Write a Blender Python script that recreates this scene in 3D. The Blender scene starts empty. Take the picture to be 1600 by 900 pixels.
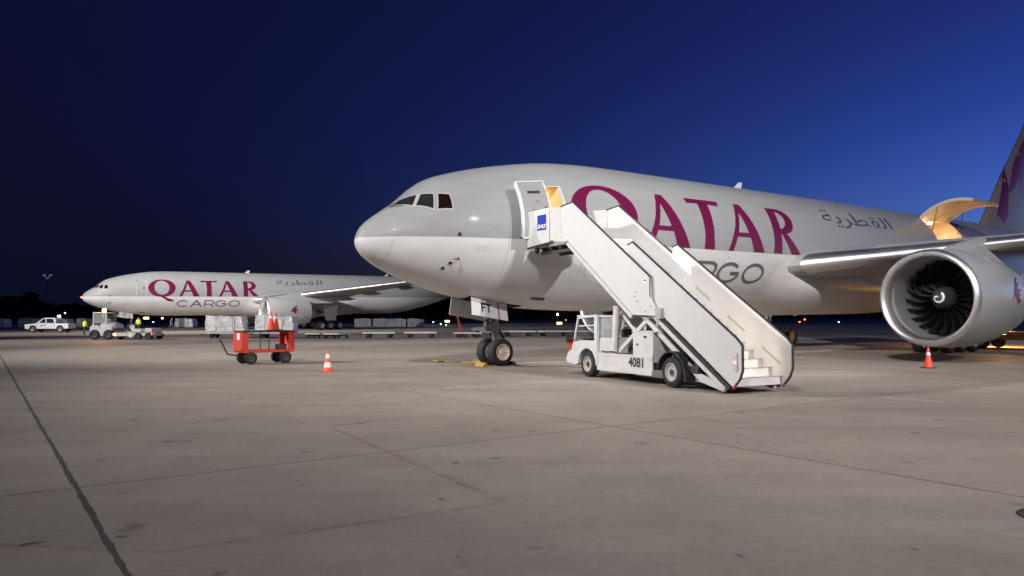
import bpy, bmesh, math, random
from mathutils import Vector, Matrix
R = math.radians
random.seed(7)
sc = bpy.context.scene
COL = sc.collection

# ------------------------------------------------------------------ camera
cam = bpy.data.cameras.new('camera')
cam_o = bpy.data.objects.new('camera', cam); COL.objects.link(cam_o)
cam.sensor_width = 36; cam.lens = 36 * 1170 / 1600
cam.clip_end = 3000; cam.clip_start = 0.1
cam_o.location = (0, 0, 1.9)
cam_o.rotation_euler = (R(90) + math.atan(45 / 1170), 0, 0)
sc.camera = cam_o

# ------------------------------------------------------------------ sky (dusk, sun below the horizon to the right)
SUN_EL, SUN_ROT = -5.0, 64.0
w = bpy.data.worlds.new('World'); sc.world = w; w.use_nodes = True
nt = w.node_tree; bg = nt.nodes['Background']
sky = nt.nodes.new('ShaderNodeTexSky'); sky.sky_type = 'NISHITA'; sky.sun_disc = False
sky.sun_elevation = R(SUN_EL); sky.sun_rotation = R(SUN_ROT); sky.ozone_density = 4.5; sky.dust_density = 0
mul = nt.nodes.new('ShaderNodeMix'); mul.data_type = 'RGBA'; mul.blend_type = 'MULTIPLY'; mul.inputs['Factor'].default_value = 1
nt.links.new(sky.outputs[0], mul.inputs[6]); mul.inputs[7].default_value = (4.4, 6.8, 12.3, 1)
sep = nt.nodes.new('ShaderNodeSeparateColor'); com = nt.nodes.new('ShaderNodeCombineColor'); nt.links.new(mul.outputs[2], sep.inputs[0])
for i, (gam, k, flo) in enumerate(((1.32, 3.02, .0034), (1.36, 2.5, .0044), (1.48, .78, .0165))):
    pw = nt.nodes.new('ShaderNodeMath'); pw.operation = 'POWER'; nt.links.new(sep.outputs[i], pw.inputs[0]); pw.inputs[1].default_value = gam
    ma = nt.nodes.new('ShaderNodeMath'); ma.operation = 'MULTIPLY_ADD'; nt.links.new(pw.outputs[0], ma.inputs[0]); ma.inputs[1].default_value = k; ma.inputs[2].default_value = flo
    nt.links.new(ma.outputs[0], com.inputs[i])
nt.links.new(com.outputs[0], bg.inputs[0]); bg.inputs[1].default_value = 1.0

# faint afterglow of the set sun, from the same side as the bright sky
sun = bpy.data.lights.new('sun', 'SUN'); sun.energy = 0.04; sun.angle = R(20); sun.color = (0.55, 0.7, 1.0)
sun_o = bpy.data.objects.new('sun', sun); COL.objects.link(sun_o)
sun_o.rotation_euler = (R(86), 0, R(180 - 64))

vs = sc.view_settings
vs.view_transform = 'Standard'; vs.look = 'None'; vs.exposure = 0; vs.gamma = 1; vs.use_curve_mapping = False

# ------------------------------------------------------------------ helpers
def tag(o, label=None, cat=None, group=None, kind=None):
    if label: o['label'] = label
    if cat: o['category'] = cat
    if group: o['group'] = group
    if kind: o['kind'] = kind
    return o
def empty(name, loc=(0, 0, 0), rz=0.0, parent=None):
    o = bpy.data.objects.new(name, None); COL.objects.link(o)
    o.location = loc; o.rotation_euler = (0, 0, rz); o.empty_display_size = 0.3
    if parent: o.parent = parent
    return o
def kids(o):
    return [c for c in bpy.data.objects if c.parent == o]
def copy_tree(o, parent=None, skip=()):
    c = o.copy(); COL.objects.link(c); c.parent = parent
    for ch in KIDS.get(o.name, []):
        if ch.name.split('.')[0] in skip: continue
        copy_tree(ch, c, skip)
    return c
KIDS = {}
def build_kids():
    KIDS.clear()
    for o in COL.objects:
        if o.parent: KIDS.setdefault(o.parent.name, []).append(o)

class MB:
    def __init__(s): s.v = []; s.f = []; s.m = []
    def add(s, vs, fs, mi=0):
        b = len(s.v); s.v += [tuple(p) for p in vs]
        for f in fs: s.f.append([b + i for i in f]); s.m.append(mi)
        return s
    def box(s, x0, x1, y0, y1, z0, z1, mi=0, M=None):
        p = [Vector(q) for q in ((x0,y0,z0),(x1,y0,z0),(x1,y1,z0),(x0,y1,z0),(x0,y0,z1),(x1,y0,z1),(x1,y1,z1),(x0,y1,z1))]
        if M: p = [M @ q for q in p]
        return s.add(p, [(0,3,2,1),(4,5,6,7),(0,1,5,4),(1,2,6,5),(2,3,7,6),(3,0,4,7)], mi)
    def extr(s, pts, vec, mi=0):
        n = len(pts); a = [Vector(p) for p in pts]; v = Vector(vec); b = [p + v for p in a]
        nn = sum(((a[i] - a[0]).cross(a[(i + 1) % n] - a[0]) for i in range(1, n - 1)), Vector())
        fs = [list(range(n)), list(range(2 * n - 1, n - 1, -1))] + [(i, n + i, n + (i + 1) % n, (i + 1) % n) for i in range(n)]
        if nn.dot(v) > 0: fs = [list(reversed(f)) for f in fs]
        return s.add(a + b, fs, mi)
    def cyl(s, p0, p1, r0, r1=None, n=16, mi=0, cap=True):
        r1 = r0 if r1 is None else r1
        p0 = Vector(p0); p1 = Vector(p1); d = (p1 - p0).normalized()
        a = Vector((0, 0, 1)) if abs(d.z) < .9 else Vector((1, 0, 0))
        u = d.cross(a).normalized(); w_ = d.cross(u)
        vs = []
        for p, r in ((p0, r0), (p1, r1)):
            for i in range(n):
                t = 2 * math.pi * i / n; vs.append(p + u * (r * math.cos(t)) + w_ * (r * math.sin(t)))
        fs = [(i, (i + 1) % n, n + (i + 1) % n, n + i) for i in range(n)]
        if cap: fs += [list(range(n - 1, -1, -1)), list(range(n, 2 * n))]
        return s.add(vs, fs, mi)
    def bar(s, p0, p1, a, b, mi=0):
        """rectangular bar from p0 to p1; a = horizontal width, b = height"""
        p0 = Vector(p0); p1 = Vector(p1); d = (p1 - p0).normalized()
        up = Vector((0, 0, 1)) if abs(d.z) < .95 else Vector((0, 1, 0))
        u = d.cross(up).normalized() * (a / 2); w_ = u.cross(d).normalized() * (b / 2)
        vs = [p0 - u - w_, p0 + u - w_, p0 + u + w_, p0 - u + w_, p1 - u - w_, p1 + u - w_, p1 + u + w_, p1 - u + w_]
        return s.add(vs, [(0,1,2,3),(4,7,6,5),(0,4,5,1),(1,5,6,2),(2,6,7,3),(3,7,4,0)], mi)
    def tube(s, path, r, n=8, mi=0):
        path = [Vector(p) for p in path]; rings = []
        for i, p in enumerate(path):
            d = (path[min(i + 1, len(path) - 1)] - path[max(i - 1, 0)]).normalized()
            a = Vector((0, 0, 1)) if abs(d.z) < .9 else Vector((1, 0, 0))
            u = d.cross(a).normalized(); w_ = d.cross(u)
            rings.append([p + u * (r * math.cos(2 * math.pi * k / n)) + w_ * (r * math.sin(2 * math.pi * k / n)) for k in range(n)])
        return s.loft(rings, mi=mi, cap=True)
    def loft(s, rings, mi=0, cap=True, closed=True):
        n = len(rings[0]); vs = [p for r in rings for p in r]; fs = []
        for i in range(len(rings) - 1):
            for k in range(n if closed else n - 1):
                fs.append((i * n + k, i * n + (k + 1) % n, (i + 1) * n + (k + 1) % n, (i + 1) * n + k))
        if cap:
            fs.append(list(range(n - 1, -1, -1))); fs.append([(len(rings) - 1) * n + k for k in range(n)])
        return s.add(vs, fs, mi)
    def lathe(s, prof, c=(0, 0, 0), axis='x', n=48, mi=0):
        """prof: list of (a, r) along the axis"""
        rings = []
        for a, r in prof:
            ring = []
            for k in range(n):
                t = 2 * math.pi * k / n; q = (r * math.cos(t), r * math.sin(t))
                ring.append((c[0] + a, c[1] + q[0], c[2] + q[1]) if axis == 'x' else
                            (c[0] + q[0], c[1] + a, c[2] + q[1]) if axis == 'y' else (c[0] + q[0], c[1] + q[1], c[2] + a))
            rings.append(ring)
        return s.loft(rings, mi=mi, cap=False)
    def mesh(s, name, mats, smooth=True, ang=35, fix=True):
        me = bpy.data.meshes.new(name); me.from_pydata(s.v, [], s.f)
        for m in (mats if isinstance(mats, (list, tuple)) else [mats]): me.materials.append(m)
        me.polygons.foreach_set('material_index', s.m)
        if fix:
            bm = bmesh.new(); bm.from_mesh(me); bmesh.ops.remove_doubles(bm, verts=bm.verts, dist=1e-5)
            bmesh.ops.recalc_face_normals(bm, faces=bm.faces); bm.to_mesh(me); bm.free()
        if smooth:
            me.polygons.foreach_set('use_smooth', [True] * len(me.polygons)); me.set_sharp_from_angle(angle=R(ang))
        me.update(); return me
    def build(s, name, mats, parent=None, bevel=0, smooth=True, ang=35, loc=None, fix=True):
        o = bpy.data.objects.new(name, s.mesh(name, mats, smooth, ang, fix)); COL.objects.link(o)
        if parent: o.parent = parent
        if loc: o.location = loc
        if bevel:
            b = o.modifiers.new('bevel', 'BEVEL'); b.width = bevel; b.segments = 2; b.limit_method = 'ANGLE'; b.angle_limit = R(50)
        return o
def inst(name, me, parent=None, loc=(0, 0, 0), rot=(0, 0, 0)):
    o = bpy.data.objects.new(name, me); COL.objects.link(o); o.location = loc; o.rotation_euler = rot
    if parent: o.parent = parent
    return o

# ------------------------------------------------------------------ materials
def node(nt, t, **k):
    n = nt.nodes.new(t)
    for a, b in k.items(): setattr(n, a, b)
    return n
def mat(name, col, rough=.5, metal=0., var=.12, scale=3., bump=0., spec=.5, dirt=0., dirtcol=(.06, .05, .04), coat=0.):
    m = bpy.data.materials.new(name); m.use_nodes = True; nt = m.node_tree; b = nt.nodes['Principled BSDF']
    b.inputs['Roughness'].default_value = rough; b.inputs['Metallic'].default_value = metal
    b.inputs['Specular IOR Level'].default_value = spec; b.inputs['Coat Weight'].default_value = coat
    b.inputs['Coat Roughness'].default_value = .08
    tc = node(nt, 'ShaderNodeTexCoord')
    no = node(nt, 'ShaderNodeTexNoise'); no.inputs['Scale'].default_value = scale; no.inputs['Detail'].default_value = 6
    nt.links.new(tc.outputs['Object'], no.inputs['Vector'])
    mx = node(nt, 'ShaderNodeMix', data_type='RGBA')
    c = col
    mx.inputs[6].default_value = (c[0] * (1 - var), c[1] * (1 - var), c[2] * (1 - var), 1)
    mx.inputs[7].default_value = (min(1, c[0] * (1 + var)), min(1, c[1] * (1 + var)), min(1, c[2] * (1 + var)), 1)
    nt.links.new(no.outputs['Fac'], mx.inputs['Factor']); out = mx.outputs[2]
    if dirt:
        n2 = node(nt, 'ShaderNodeTexNoise'); n2.inputs['Scale'].default_value = scale * 2.3; n2.inputs['Detail'].default_value = 9; n2.inputs['Roughness'].default_value = .7
        nt.links.new(tc.outputs['Object'], n2.inputs['Vector'])
        rp = node(nt, 'ShaderNodeMapRange'); rp.inputs[1].default_value = .52; rp.inputs[2].default_value = .75; rp.inputs[4].default_value = dirt
        nt.links.new(n2.outputs['Fac'], rp.inputs[0])
        m2 = node(nt, 'ShaderNodeMix', data_type='RGBA'); nt.links.new(rp.outputs[0], m2.inputs['Factor']); nt.links.new(out, m2.inputs[6])
        m2.inputs[7].default_value = (*dirtcol, 1); out = m2.outputs[2]
    nt.links.new(out, b.inputs['Base Color'])
    rr = node(nt, 'ShaderNodeMapRange'); rr.inputs[3].default_value = max(.02, rough * .85); rr.inputs[4].default_value = min(1, rough * 1.15)
    nt.links.new(no.outputs['Fac'], rr.inputs[0]); nt.links.new(rr.outputs[0], b.inputs['Roughness'])
    if bump:
        bp = node(nt, 'ShaderNodeBump'); bp.inputs['Strength'].default_value = bump; bp.inputs['Distance'].default_value = .02
        nt.links.new(no.outputs['Fac'], bp.inputs['Height']); nt.links.new(bp.outputs[0], b.inputs['Normal'])
    return m
def emis(name, col, st):
    m = bpy.data.materials.new(name); m.use_nodes = True; b = m.node_tree.nodes['Principled BSDF']
    b.inputs['Base Color'].default_value = (*col, 1); b.inputs['Emission Color'].default_value = (*col, 1); b.inputs['Emission Strength'].default_value = st
    return m
def glass(name, col=(.02, .022, .025), rough=.06):
    m = mat(name, col, rough, 0, .2, 2); return m
def clear_glass(name):
    m = bpy.data.materials.new(name); m.use_nodes = True; nt = m.node_tree; b = nt.nodes['Principled BSDF']
    b.inputs['Base Color'].default_value = (.75, .8, .8, 1); b.inputs['Roughness'].default_value = .03; b.inputs['Alpha'].default_value = .22
    return m

M = {}
M['white'] = mat('white_paint', (.63, .628, .628), .38, var=.05, scale=1.5, dirt=.22, dirtcol=(.35, .3, .26))
M['white_worn'] = mat('worn_white_paint', (.60, .588, .575), .45, var=.07, scale=2, dirt=.35, dirtcol=(.28, .23, .19))
M['black'] = mat('black_rubber', (.018, .018, .019), .75, var=.3, scale=9, bump=.15)
M['trim'] = mat('dark_trim', (.03, .03, .032), .5, var=.2, scale=6)
M['steel'] = mat('grey_steel', (.25, .25, .25), .45, .7, .2, 5, dirt=.4)
M['dsteel'] = mat('dark_steel', (.07, .07, .072), .5, .5, .25, 5, dirt=.3)
M['chrome'] = mat('polished_metal', (.74, .74, .76), .27, 1, .05, 2)
M['drim'] = mat('dark_rim', (.07, .07, .07), .6, 0, .2, 6)
M['frame'] = mat('window_surround_paint', (.5, .475, .465), .45, 0, .05, 2)
M['seam'] = mat('panel_seam', (.33, .325, .32), .5)
M['seam2'] = mat('skin_seam', (.25, .25, .248), .5)
M['rim'] = mat('wheel_rim_paint', (.44, .41, .38), .45, 0, .1, 6, dirt=.4, dirtcol=(.12, .09, .07))
M['orange'] = mat('orange_paint', (.58, .05, .022), .5, 0, .12, 3, dirt=.3, dirtcol=(.2, .05, .03))
M['cone'] = mat('cone_orange_plastic', (.85, .075, .03), .45, 0, .08, 5, dirt=.15)
M['conew'] = mat('cone_white_band', (.8, .78, .76), .4, 0, .05, 5)
M['burg'] = mat('burgundy_paint', (.135, .006, .045), .34, 0, .08, 1)
M['cargo_grey'] = mat('grey_letter_paint', (.12, .12, .13), .34, 0, .08, 1)
M['arab'] = mat('slate_letter_paint', (.05, .055, .085), .34, 0, .08, 1)
M['glassd'] = glass('dark_glass')
M['glassr'] = glass('red_glow_tinted_glass', (.015, .006, .005))  # red glow of the cockpit interior put into the pane colour
M['glass_c'] = clear_glass('clear_glass')
M['yellow'] = mat('yellow_paint', (.42, .25, .04), .6, 0, .12, 4, dirt=.3)
M['red'] = mat('red_paint', (.5, .03, .025), .5, 0, .1, 4)
M['blue'] = mat('blue_sign_paint', (.012, .035, .33), .4, 0, .05, 2)
M['wing'] = mat('wing_grey_paint', (.33, .33, .33), .4, 0, .08, .6, dirt=.2, dirtcol=(.2, .19, .18))
M['nac'] = mat('nacelle_grey_paint', (.37, .372, .37), .26, 0, .04, .7, dirt=.1, dirtcol=(.25, .24, .23))
M['fin'] = mat('tail_fin_paint', (.215, .195, .185), .4, 0, .1, .6)
M['duct'] = mat('inlet_duct_liner', (.35, .34, .34), .45, .3, .1, 2)
M['lip'] = mat('satin_inlet_metal', (.86, .85, .86), .40, 1, .05, 2)
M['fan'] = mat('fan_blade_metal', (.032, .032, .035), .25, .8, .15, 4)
M['belly'] = mat('belly_white_paint', (.62, .60, .59), .34, 0, .05, .6, dirt=.25, dirtcol=(.3, .26, .23))
M['inter'] = mat('cabin_lining', (.72, .55, .25), .6, 0, .1, 3)
M['hold'] = mat('cargo_hold_lining', (.62, .46, .28), .6, 0, .12, 2)
M['bay'] = mat('gear_bay_dark', (.04, .04, .04), .7, 0, .3, 3)
M['wrap'] = mat('plastic_wrap_white', (.80, .80, .81), .28, 0, .15, 3.5, bump=1.0, dirt=.2, dirtcol=(.3, .3, .32))
M['lampw'] = emis('white_lamp', (1, .95, .85), 30)
M['lampy'] = emis('yellow_lamp', (1, .72, .2), 6)
M['lampg'] = emis('green_lamp', (.2, 1, .35), 8)
M['lampr'] = emis('red_lamp', (1, .08, .04), 14)
M['lampa'] = emis('amber_lamp', (1, .42, .05), 40)
M['strip'] = mat('reflective_strip', (.42, .42, .33), .35, 0, .1, 8)
M['tread'] = mat('step_tread', (.3, .29, .27), .6, .2, .2, 8, dirt=.3)

def fuselage_mat():
    m = bpy.data.materials.new('fuselage_paint'); m.use_nodes = True; nt = m.node_tree; b = nt.nodes['Principled BSDF']
    tc = node(nt, 'ShaderNodeTexCoord'); sx = node(nt, 'ShaderNodeSeparateXYZ'); nt.links.new(tc.outputs['Object'], sx.inputs[0])
    # cheat line: local height minus the slight nose-down attitude
    ml = node(nt, 'ShaderNodeMath', operation='MULTIPLY'); nt.links.new(sx.outputs[0], ml.inputs[0]); ml.inputs[1].default_value = TAN
    sb = node(nt, 'ShaderNodeMath', operation='SUBTRACT'); nt.links.new(sx.outputs[2], sb.inputs[0]); nt.links.new(ml.outputs[0], sb.inputs[1])
    gt = node(nt, 'ShaderNodeMath', operation='GREATER_THAN'); nt.links.new(sb.outputs[0], gt.inputs[0]); gt.inputs[1].default_value = ZC + CHEAT - 5.9 * TAN
    no = node(nt, 'ShaderNodeTexNoise'); no.inputs['Scale'].default_value = .9; no.inputs['Detail'].default_value = 7; nt.links.new(tc.outputs['Object'], no.inputs['Vector'])
    mp = node(nt, 'ShaderNodeMapping'); mp.inputs['Scale'].default_value = (.35, 1, 4); nt.links.new(tc.outputs['Object'], mp.inputs[0])
    n2 = node(nt, 'ShaderNodeTexNoise'); n2.inputs['Scale'].default_value = 1.1; n2.inputs['Detail'].default_value = 8; nt.links.new(mp.outputs[0], n2.inputs['Vector'])
    mx = node(nt, 'ShaderNodeMix', data_type='RGBA'); nt.links.new(gt.outputs[0], mx.inputs['Factor'])
    mx.inputs[6].default_value = (.635, .628, .628, 1); mx.inputs[7].default_value = (.305, .313, .309, 1)
    rp = node(nt, 'ShaderNodeMapRange'); rp.inputs[1].default_value = .3; rp.inputs[2].default_value = .7; rp.inputs[3].default_value = .93; rp.inputs[4].default_value = 1.04
    nt.links.new(n2.outputs['Fac'], rp.inputs[0])
    m2 = node(nt, 'ShaderNodeMix', data_type='RGBA', blend_type='MULTIPLY'); m2.inputs['Factor'].default_value = 1
    nt.links.new(mx.outputs[2], m2.inputs[6]); nt.links.new(rp.outputs[0], m2.inputs[7])
    nt.links.new(m2.outputs[2], b.inputs['Base Color'])
    b.inputs['Roughness'].default_value = .5; b.inputs['Specular IOR Level'].default_value = .25; b.inputs['Coat Weight'].default_value = .55; b.inputs['Coat Roughness'].default_value = .025
    bp = node(nt, 'ShaderNodeBump'); bp.inputs['Strength'].default_value = .012; bp.inputs['Distance'].default_value = .05
    nt.links.new(no.outputs['Fac'], bp.inputs['Height']); nt.links.new(bp.outputs[0], b.inputs['Normal'])
    return m

def concrete_mat(name, near=True):
    m = bpy.data.materials.new(name); m.use_nodes = True; nt = m.node_tree; b = nt.nodes['Principled BSDF']
    ge = node(nt, 'ShaderNodeNewGeometry')
    def noise(scale, detail=6, rough=.6, vec=None, dist=0):
        n = node(nt, 'ShaderNodeTexNoise'); n.inputs['Scale'].default_value = scale; n.inputs['Detail'].default_value = detail
        n.inputs['Roughness'].default_value = rough; n.inputs['Distortion'].default_value = dist
        nt.links.new(vec or ge.outputs['Position'], n.inputs['Vector']); return n.outputs['Fac']
    def rng(src, a, b_, c, d):
        r = node(nt, 'ShaderNodeMapRange'); r.inputs[1].default_value = a; r.inputs[2].default_value = b_; r.inputs[3].default_value = c; r.inputs[4].default_value = d
        nt.links.new(src, r.inputs[0]); return r.outputs[0]
    def mult(a, b_):
        x = node(nt, 'ShaderNodeMath', operation='MULTIPLY'); nt.links.new(a, x.inputs[0]); nt.links.new(b_, x.inputs[1]); return x.outputs[0]
    big = rng(noise(.11, 5), .3, .7, .84, 1.13)
    mid = rng(noise(.9, 8, .7), .3, .7, .91, 1.08)
    fine = rng(noise(9, 6, .8), .3, .7, .87, 1.12)
    mp = node(nt, 'ShaderNodeMapping'); mp.inputs['Rotation'].default_value = (0, 0, R(-36)); mp.inputs['Scale'].default_value = (.09, 1.1, 1)
    nt.links.new(ge.outputs['Position'], mp.inputs[0])
    streak = rng(noise(1.0, 6, .6, mp.outputs[0], .4), .33, .66, .9, 1.06)
    spots = rng(noise(1.25, 3, .5), .665, .73, 1, .66)
    spots2 = rng(noise(3.1, 2, .5), .70, .74, 1, .5)
    tot = mult(mult(mult(big, mid), mult(fine, streak)), mult(spots, spots2))
    if near:
        oi = node(nt, 'ShaderNodeObjectInfo'); tot = mult(tot, rng(oi.outputs['Random'], 0, 1, .93, 1.06))
    mx = node(nt, 'ShaderNodeMix', data_type='RGBA', blend_type='MULTIPLY'); mx.inputs['Factor'].default_value = 1
    mx.inputs[6].default_value = (.322, .281, .240, 1); nt.links.new(tot, mx.inputs[7])
    nt.links.new(mx.outputs[2], b.inputs['Base Color']); b.inputs['Roughness'].default_value = .72; b.inputs['Specular IOR Level'].default_value = .12
    nt.links.new(rng(noise(.35, 5), .3, .7, .6, .86), b.inputs['Roughness'])
    bp = node(nt, 'ShaderNodeBump'); bp.inputs['Strength'].default_value = .35; bp.inputs['Distance'].default_value = .006
    nt.links.new(noise(22, 5, .75), bp.inputs['Height']); nt.links.new(bp.outputs[0], b.inputs['Normal'])
    return m
def faded_paint(name, col, lo=.42, hi=.62, mx_=.75):
    """worn road paint: patches of it are gone and the concrete shows through"""
    m = bpy.data.materials.new(name); m.use_nodes = True; nt = m.node_tree; b = nt.nodes['Principled BSDF']
    b.inputs['Base Color'].default_value = (*col, 1); b.inputs['Roughness'].default_value = .7
    ge = node(nt, 'ShaderNodeNewGeometry'); n = node(nt, 'ShaderNodeTexNoise'); n.inputs['Scale'].default_value = 2.2; n.inputs['Detail'].default_value = 9; n.inputs['Roughness'].default_value = .75
    nt.links.new(ge.outputs['Position'], n.inputs['Vector'])
    r = node(nt, 'ShaderNodeMapRange'); r.inputs[1].default_value = lo; r.inputs[2].default_value = hi; r.inputs[4].default_value = mx_
    nt.links.new(n.outputs['Fac'], r.inputs[0]); nt.links.new(r.outputs[0], b.inputs['Alpha'])
    return m

# ------------------------------------------------------------------ the apron
T54 = (math.sin(R(54.5)), math.cos(R(54.5)))          # along the stand row joints (B)
def gp(t, u, z=0.0):                                   # slab grid coordinates -> world
    return (T54[0] * t - T54[1] * u, T54[1] * t + T54[0] * u, z)
CON = concrete_mat('apron_concrete'); CONF = concrete_mat('far_apron_concrete', False)
TAR = mat('joint_sealant_tar', (.085, .08, .075), .7, 0, .35, 4, bump=.3)
g = MB(); g.add([(-1500, -400, -.03), (1500, -400, -.03), (1500, 2500, -.03), (-1500, 2500, -.03)], [(0, 1, 2, 3)])
apron = tag(g.build('apron', CONF, smooth=False), 'wide grey concrete airport apron', kind='structure')
T0, U0, S = .92 + .02, 9.67, 8.08
NT0, NT1, NU0, NU1 = -5, 9, -3, 8
b = MB(); ta, tb, ua, ub = T0 + NT0 * S - .2, T0 + NT1 * S + .2, U0 + NU0 * S - .2, U0 + NU1 * S + .2
b.add([gp(ta, ua, -.002), gp(tb, ua, -.002), gp(tb, ub, -.002), gp(ta, ub, -.002)], [(0, 1, 2, 3)])
b.build('joint_sealant', TAR, apron, smooth=False)
def slab_mesh(g0, g1, jag=None):
    """one cast slab, local origin at its low corner; g0/g1 = half gaps in t and u; jag = side whose edge is ragged"""
    rnd = random.Random(jag if jag is not None else 1)
    pts = []; N = 1; ph = [rnd.uniform(0, 6) for _ in range(6)]
    def edge(p, q, n, amp):
        out = []; a = 0
        for i in range(n):
            f = i / n
            a = amp * (math.sin(f * 9 + ph[0]) + .8 * math.sin(f * 31 + ph[1]) + .7 * math.sin(f * 77 + ph[2]) + .6 * math.sin(f * 173 + ph[3]) + rnd.gauss(0, .55))
            x, y = p[0] + (q[0] - p[0]) * f, p[1] + (q[1] - p[1]) * f
            nx, ny = -(q[1] - p[1]) / S, (q[0] - p[0]) / S
            k = a if 0 < i else 0
            out.append((x + nx * k, y + ny * k))
        return out
    c = [(g0[0], g1), (S - g0[1], g1), (S - g0[1], S - g1), (g0[0], S - g1)]
    sd = [edge(c[i], c[(i + 1) % 4], 260 if (jag in (1, 3) and i == jag) else 40, .0055 if (jag in (1, 3) and i == jag) else .0015) for i in range(4)]
    ring = sum(sd, [])
    m = MB(); n = len(ring)
    cx = sum(p[0] for p in ring) / n; cy = sum(p[1] for p in ring) / n
    def loc(p, z): return (T54[0] * p[0] - T54[1] * p[1], T54[1] * p[0] + T54[0] * p[1], z)
    m.add([loc(p, -.02) for p in ring] + [loc(p, 0) for p in ring], [(i, (i + 1) % n, n + (i + 1) % n, n + i) for i in range(n)] + [list(range(n, 2 * n))])
    return m.mesh('slab', CON, smooth=False, fix=False)
SL = {}
for i in range(NT0, NT1):
    for j in range(NU0, NU1):
        t, u = T0 + i * S, U0 + j * S
        c = gp(t + S / 2, u + S / 2)
        if c[1] < -4 or abs(c[0]) > c[1] * .75 + 10: continue
        left_wide, right_wide = i == 0, i == -1
        key = 'L' if left_wide else 'R' if right_wide else 'N'
        if key not in SL:
            SL[key] = slab_mesh((.028 if left_wide else .019, .028 if right_wide else .019), .019, 3 if left_wide else 1 if right_wide else None)
        inst('slab', SL[key], apron, gp(t, u))
# worn paint
RP = faded_paint('faded_red_paint', (.26, .05, .045), .41, .68, .31)
RP2 = faded_paint('fresher_red_paint', (.33, .07, .05), .38, .66, .5)
WP = faded_paint('faded_white_paint', (.7, .68, .62), .36, .55, .8)
YP = faded_paint('faded_yellow_paint', (.55, .4, .12), .38, .6, .7)
def line(pts, wd, m, name='painted_line', z=.004):
    k = MB()
    for a, b_ in zip(pts[:-1], pts[1:]):
        a = Vector((*a, z)); b_ = Vector((*b_, z)); d = (b_ - a).normalized(); n = Vector((-d.y, d.x, 0)) * wd / 2
        k.add([a - n, b_ - n, b_ + n, a + n], [(0, 1, 2, 3)])
    return k.build(name, m, apron, smooth=False, fix=False)
line([(-6.2, 6.62), (-2.85, 6.1), (-.1, 7.72)], .10, RP)
line([(-.08, 7.76), (-3.1, 12.9)], .12, RP, z=.008)
line([(-3.15, 13.0), (-2.0, 14.2)], .14, RP, z=.006)
line([(-1.3, 20.5), (-2.3, 16.7)], .14, RP)
line([(-3.5, 17.2), (-2.55, 19.2), (-.6, 22.9)], .1, RP, z=.008)
line([(-11.6, 43.5), (-10.4, 64.0)], .25, RP2)
line([(-18.5, 63.2), (-12.4, 63.6)], .3, RP2)
line([(7.1, 18.75), (8.35, 18.17), (9.75, 16.75)], .06, WP)
for x0, y0 in ((-22.9, 36.9), (-21.0, 36.9), (-19.2, 36.9)): line([(x0, y0), (x0 + 1.5, y0 - 3.2)], .12, YP)
line([(-3.6, 29.6), (3.2, 27.6)], .28, RP2, z=.006)
line([(.6, 26.6), (4.2, 24.8)], .2, YP)
# iron manhole cover set in the slab at the right edge
mh = MB(); mh.lathe([(.003, 0.001), (.006, .2), (.006, .27), (.0, .3)], axis='z', n=28); mh.lathe([(.002, .3), (.008, .31), (.008, .36), (.0, .37)], axis='z', n=28)
tag(mh.build('manhole_cover', M['dsteel'], None, loc=(5.2, 7.15, .001)), 'round dark iron manhole cover at the right edge of the concrete', 'manhole')

# rough grass and terrain beyond the apron
tr = MB(); rnd = random.Random(3)
for i in range(40):
    for j in range(4):
        pass
GR = mat('rough_grass', (.035, .042, .02), .9, 0, .4, .4)
n = 60; rows = [(210, .0), (235, .5), (300, 1.2), (420, 2.2), (700, 4), (1300, 7)]
vs_, fs_ = [], []
for j, (y, z) in enumerate(rows):
    for i in range(n + 1):
        x = (i / n - .5) * 2600
        vs_.append((x, y + 12 * math.sin(i * .7), z * (1 + .4 * math.sin(i * .35 + j)) - (.0 if j else .05)))
for j in range(len(rows) - 1):
    for i in range(n):
        a = j * (n + 1) + i; fs_.append((a, a + 1, a + n + 2, a + n + 1))
tr.add(vs_, fs_); tag(tr.build('grass_terrain', GR), 'dark rough grass rising beyond the apron', kind='structure')

# ------------------------------------------------------------------ floodlight masts (they light the stands; out of the frame)
def flood_mast(loc, aims, label, power, size=72, col=(1, .965, .95), group='apron floodlight masts'):
    root = empty('floodlight_mast', loc); tag(root, label, 'light mast', group)
    m = MB(); m.cyl((0, 0, 0), (0, 0, 32), .32, .13, 12); m.box(-.45, .45, -.45, .45, 0, .25); m.build('pole', M['steel'], root)
    m = MB(); m.box(-1.6, 1.6, -.08, .08, 31.9, 32.1); m.build('crossbar', M['steel'], root)
    for i, (ax, ay, az, p, size) in enumerate(aims):
        x = (-1.2, 1.2)[i % 2] + (.5 if i > 1 else 0); z = 32.6 + (.7 if i > 1 else 0)
        hx = MB(); hx.box(-.35, .35, -.35, -.02, -.3, .3); h = hx.build('lamp_head', M['dsteel'], root, loc=(x, 0, z))
        d = Vector((ax - loc[0] - x, ay - loc[1], az - z)); h.rotation_euler = (0, 0, math.atan2(-d.x, d.y))
        L = bpy.data.lights.new('floodlight', 'SPOT'); L.energy = p * power; L.color = col; L.spot_size = R(size); L.spot_blend = 1.0; L.shadow_soft_size = .16
        lo = bpy.data.objects.new('floodlight', L); COL.objects.link(lo); lo.parent = root; lo.location = (x, 0, z)
        dn = d.normalized(); lo.location = Vector((x, 0, z)) + dn * .6
        lo.rotation_euler = d.to_track_quat('-Z', 'Y').to_euler()
    return root
PW = 1000.0
flood_mast((38, -22, 0), [(-2, 27, 4, 42, 40), (13, 35, 6, 78, 36), (40, 54, 12, 50, 34), (9, 12, 0, 84, 34)], 'tall steel floodlight mast to the right behind the viewer', PW)
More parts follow.
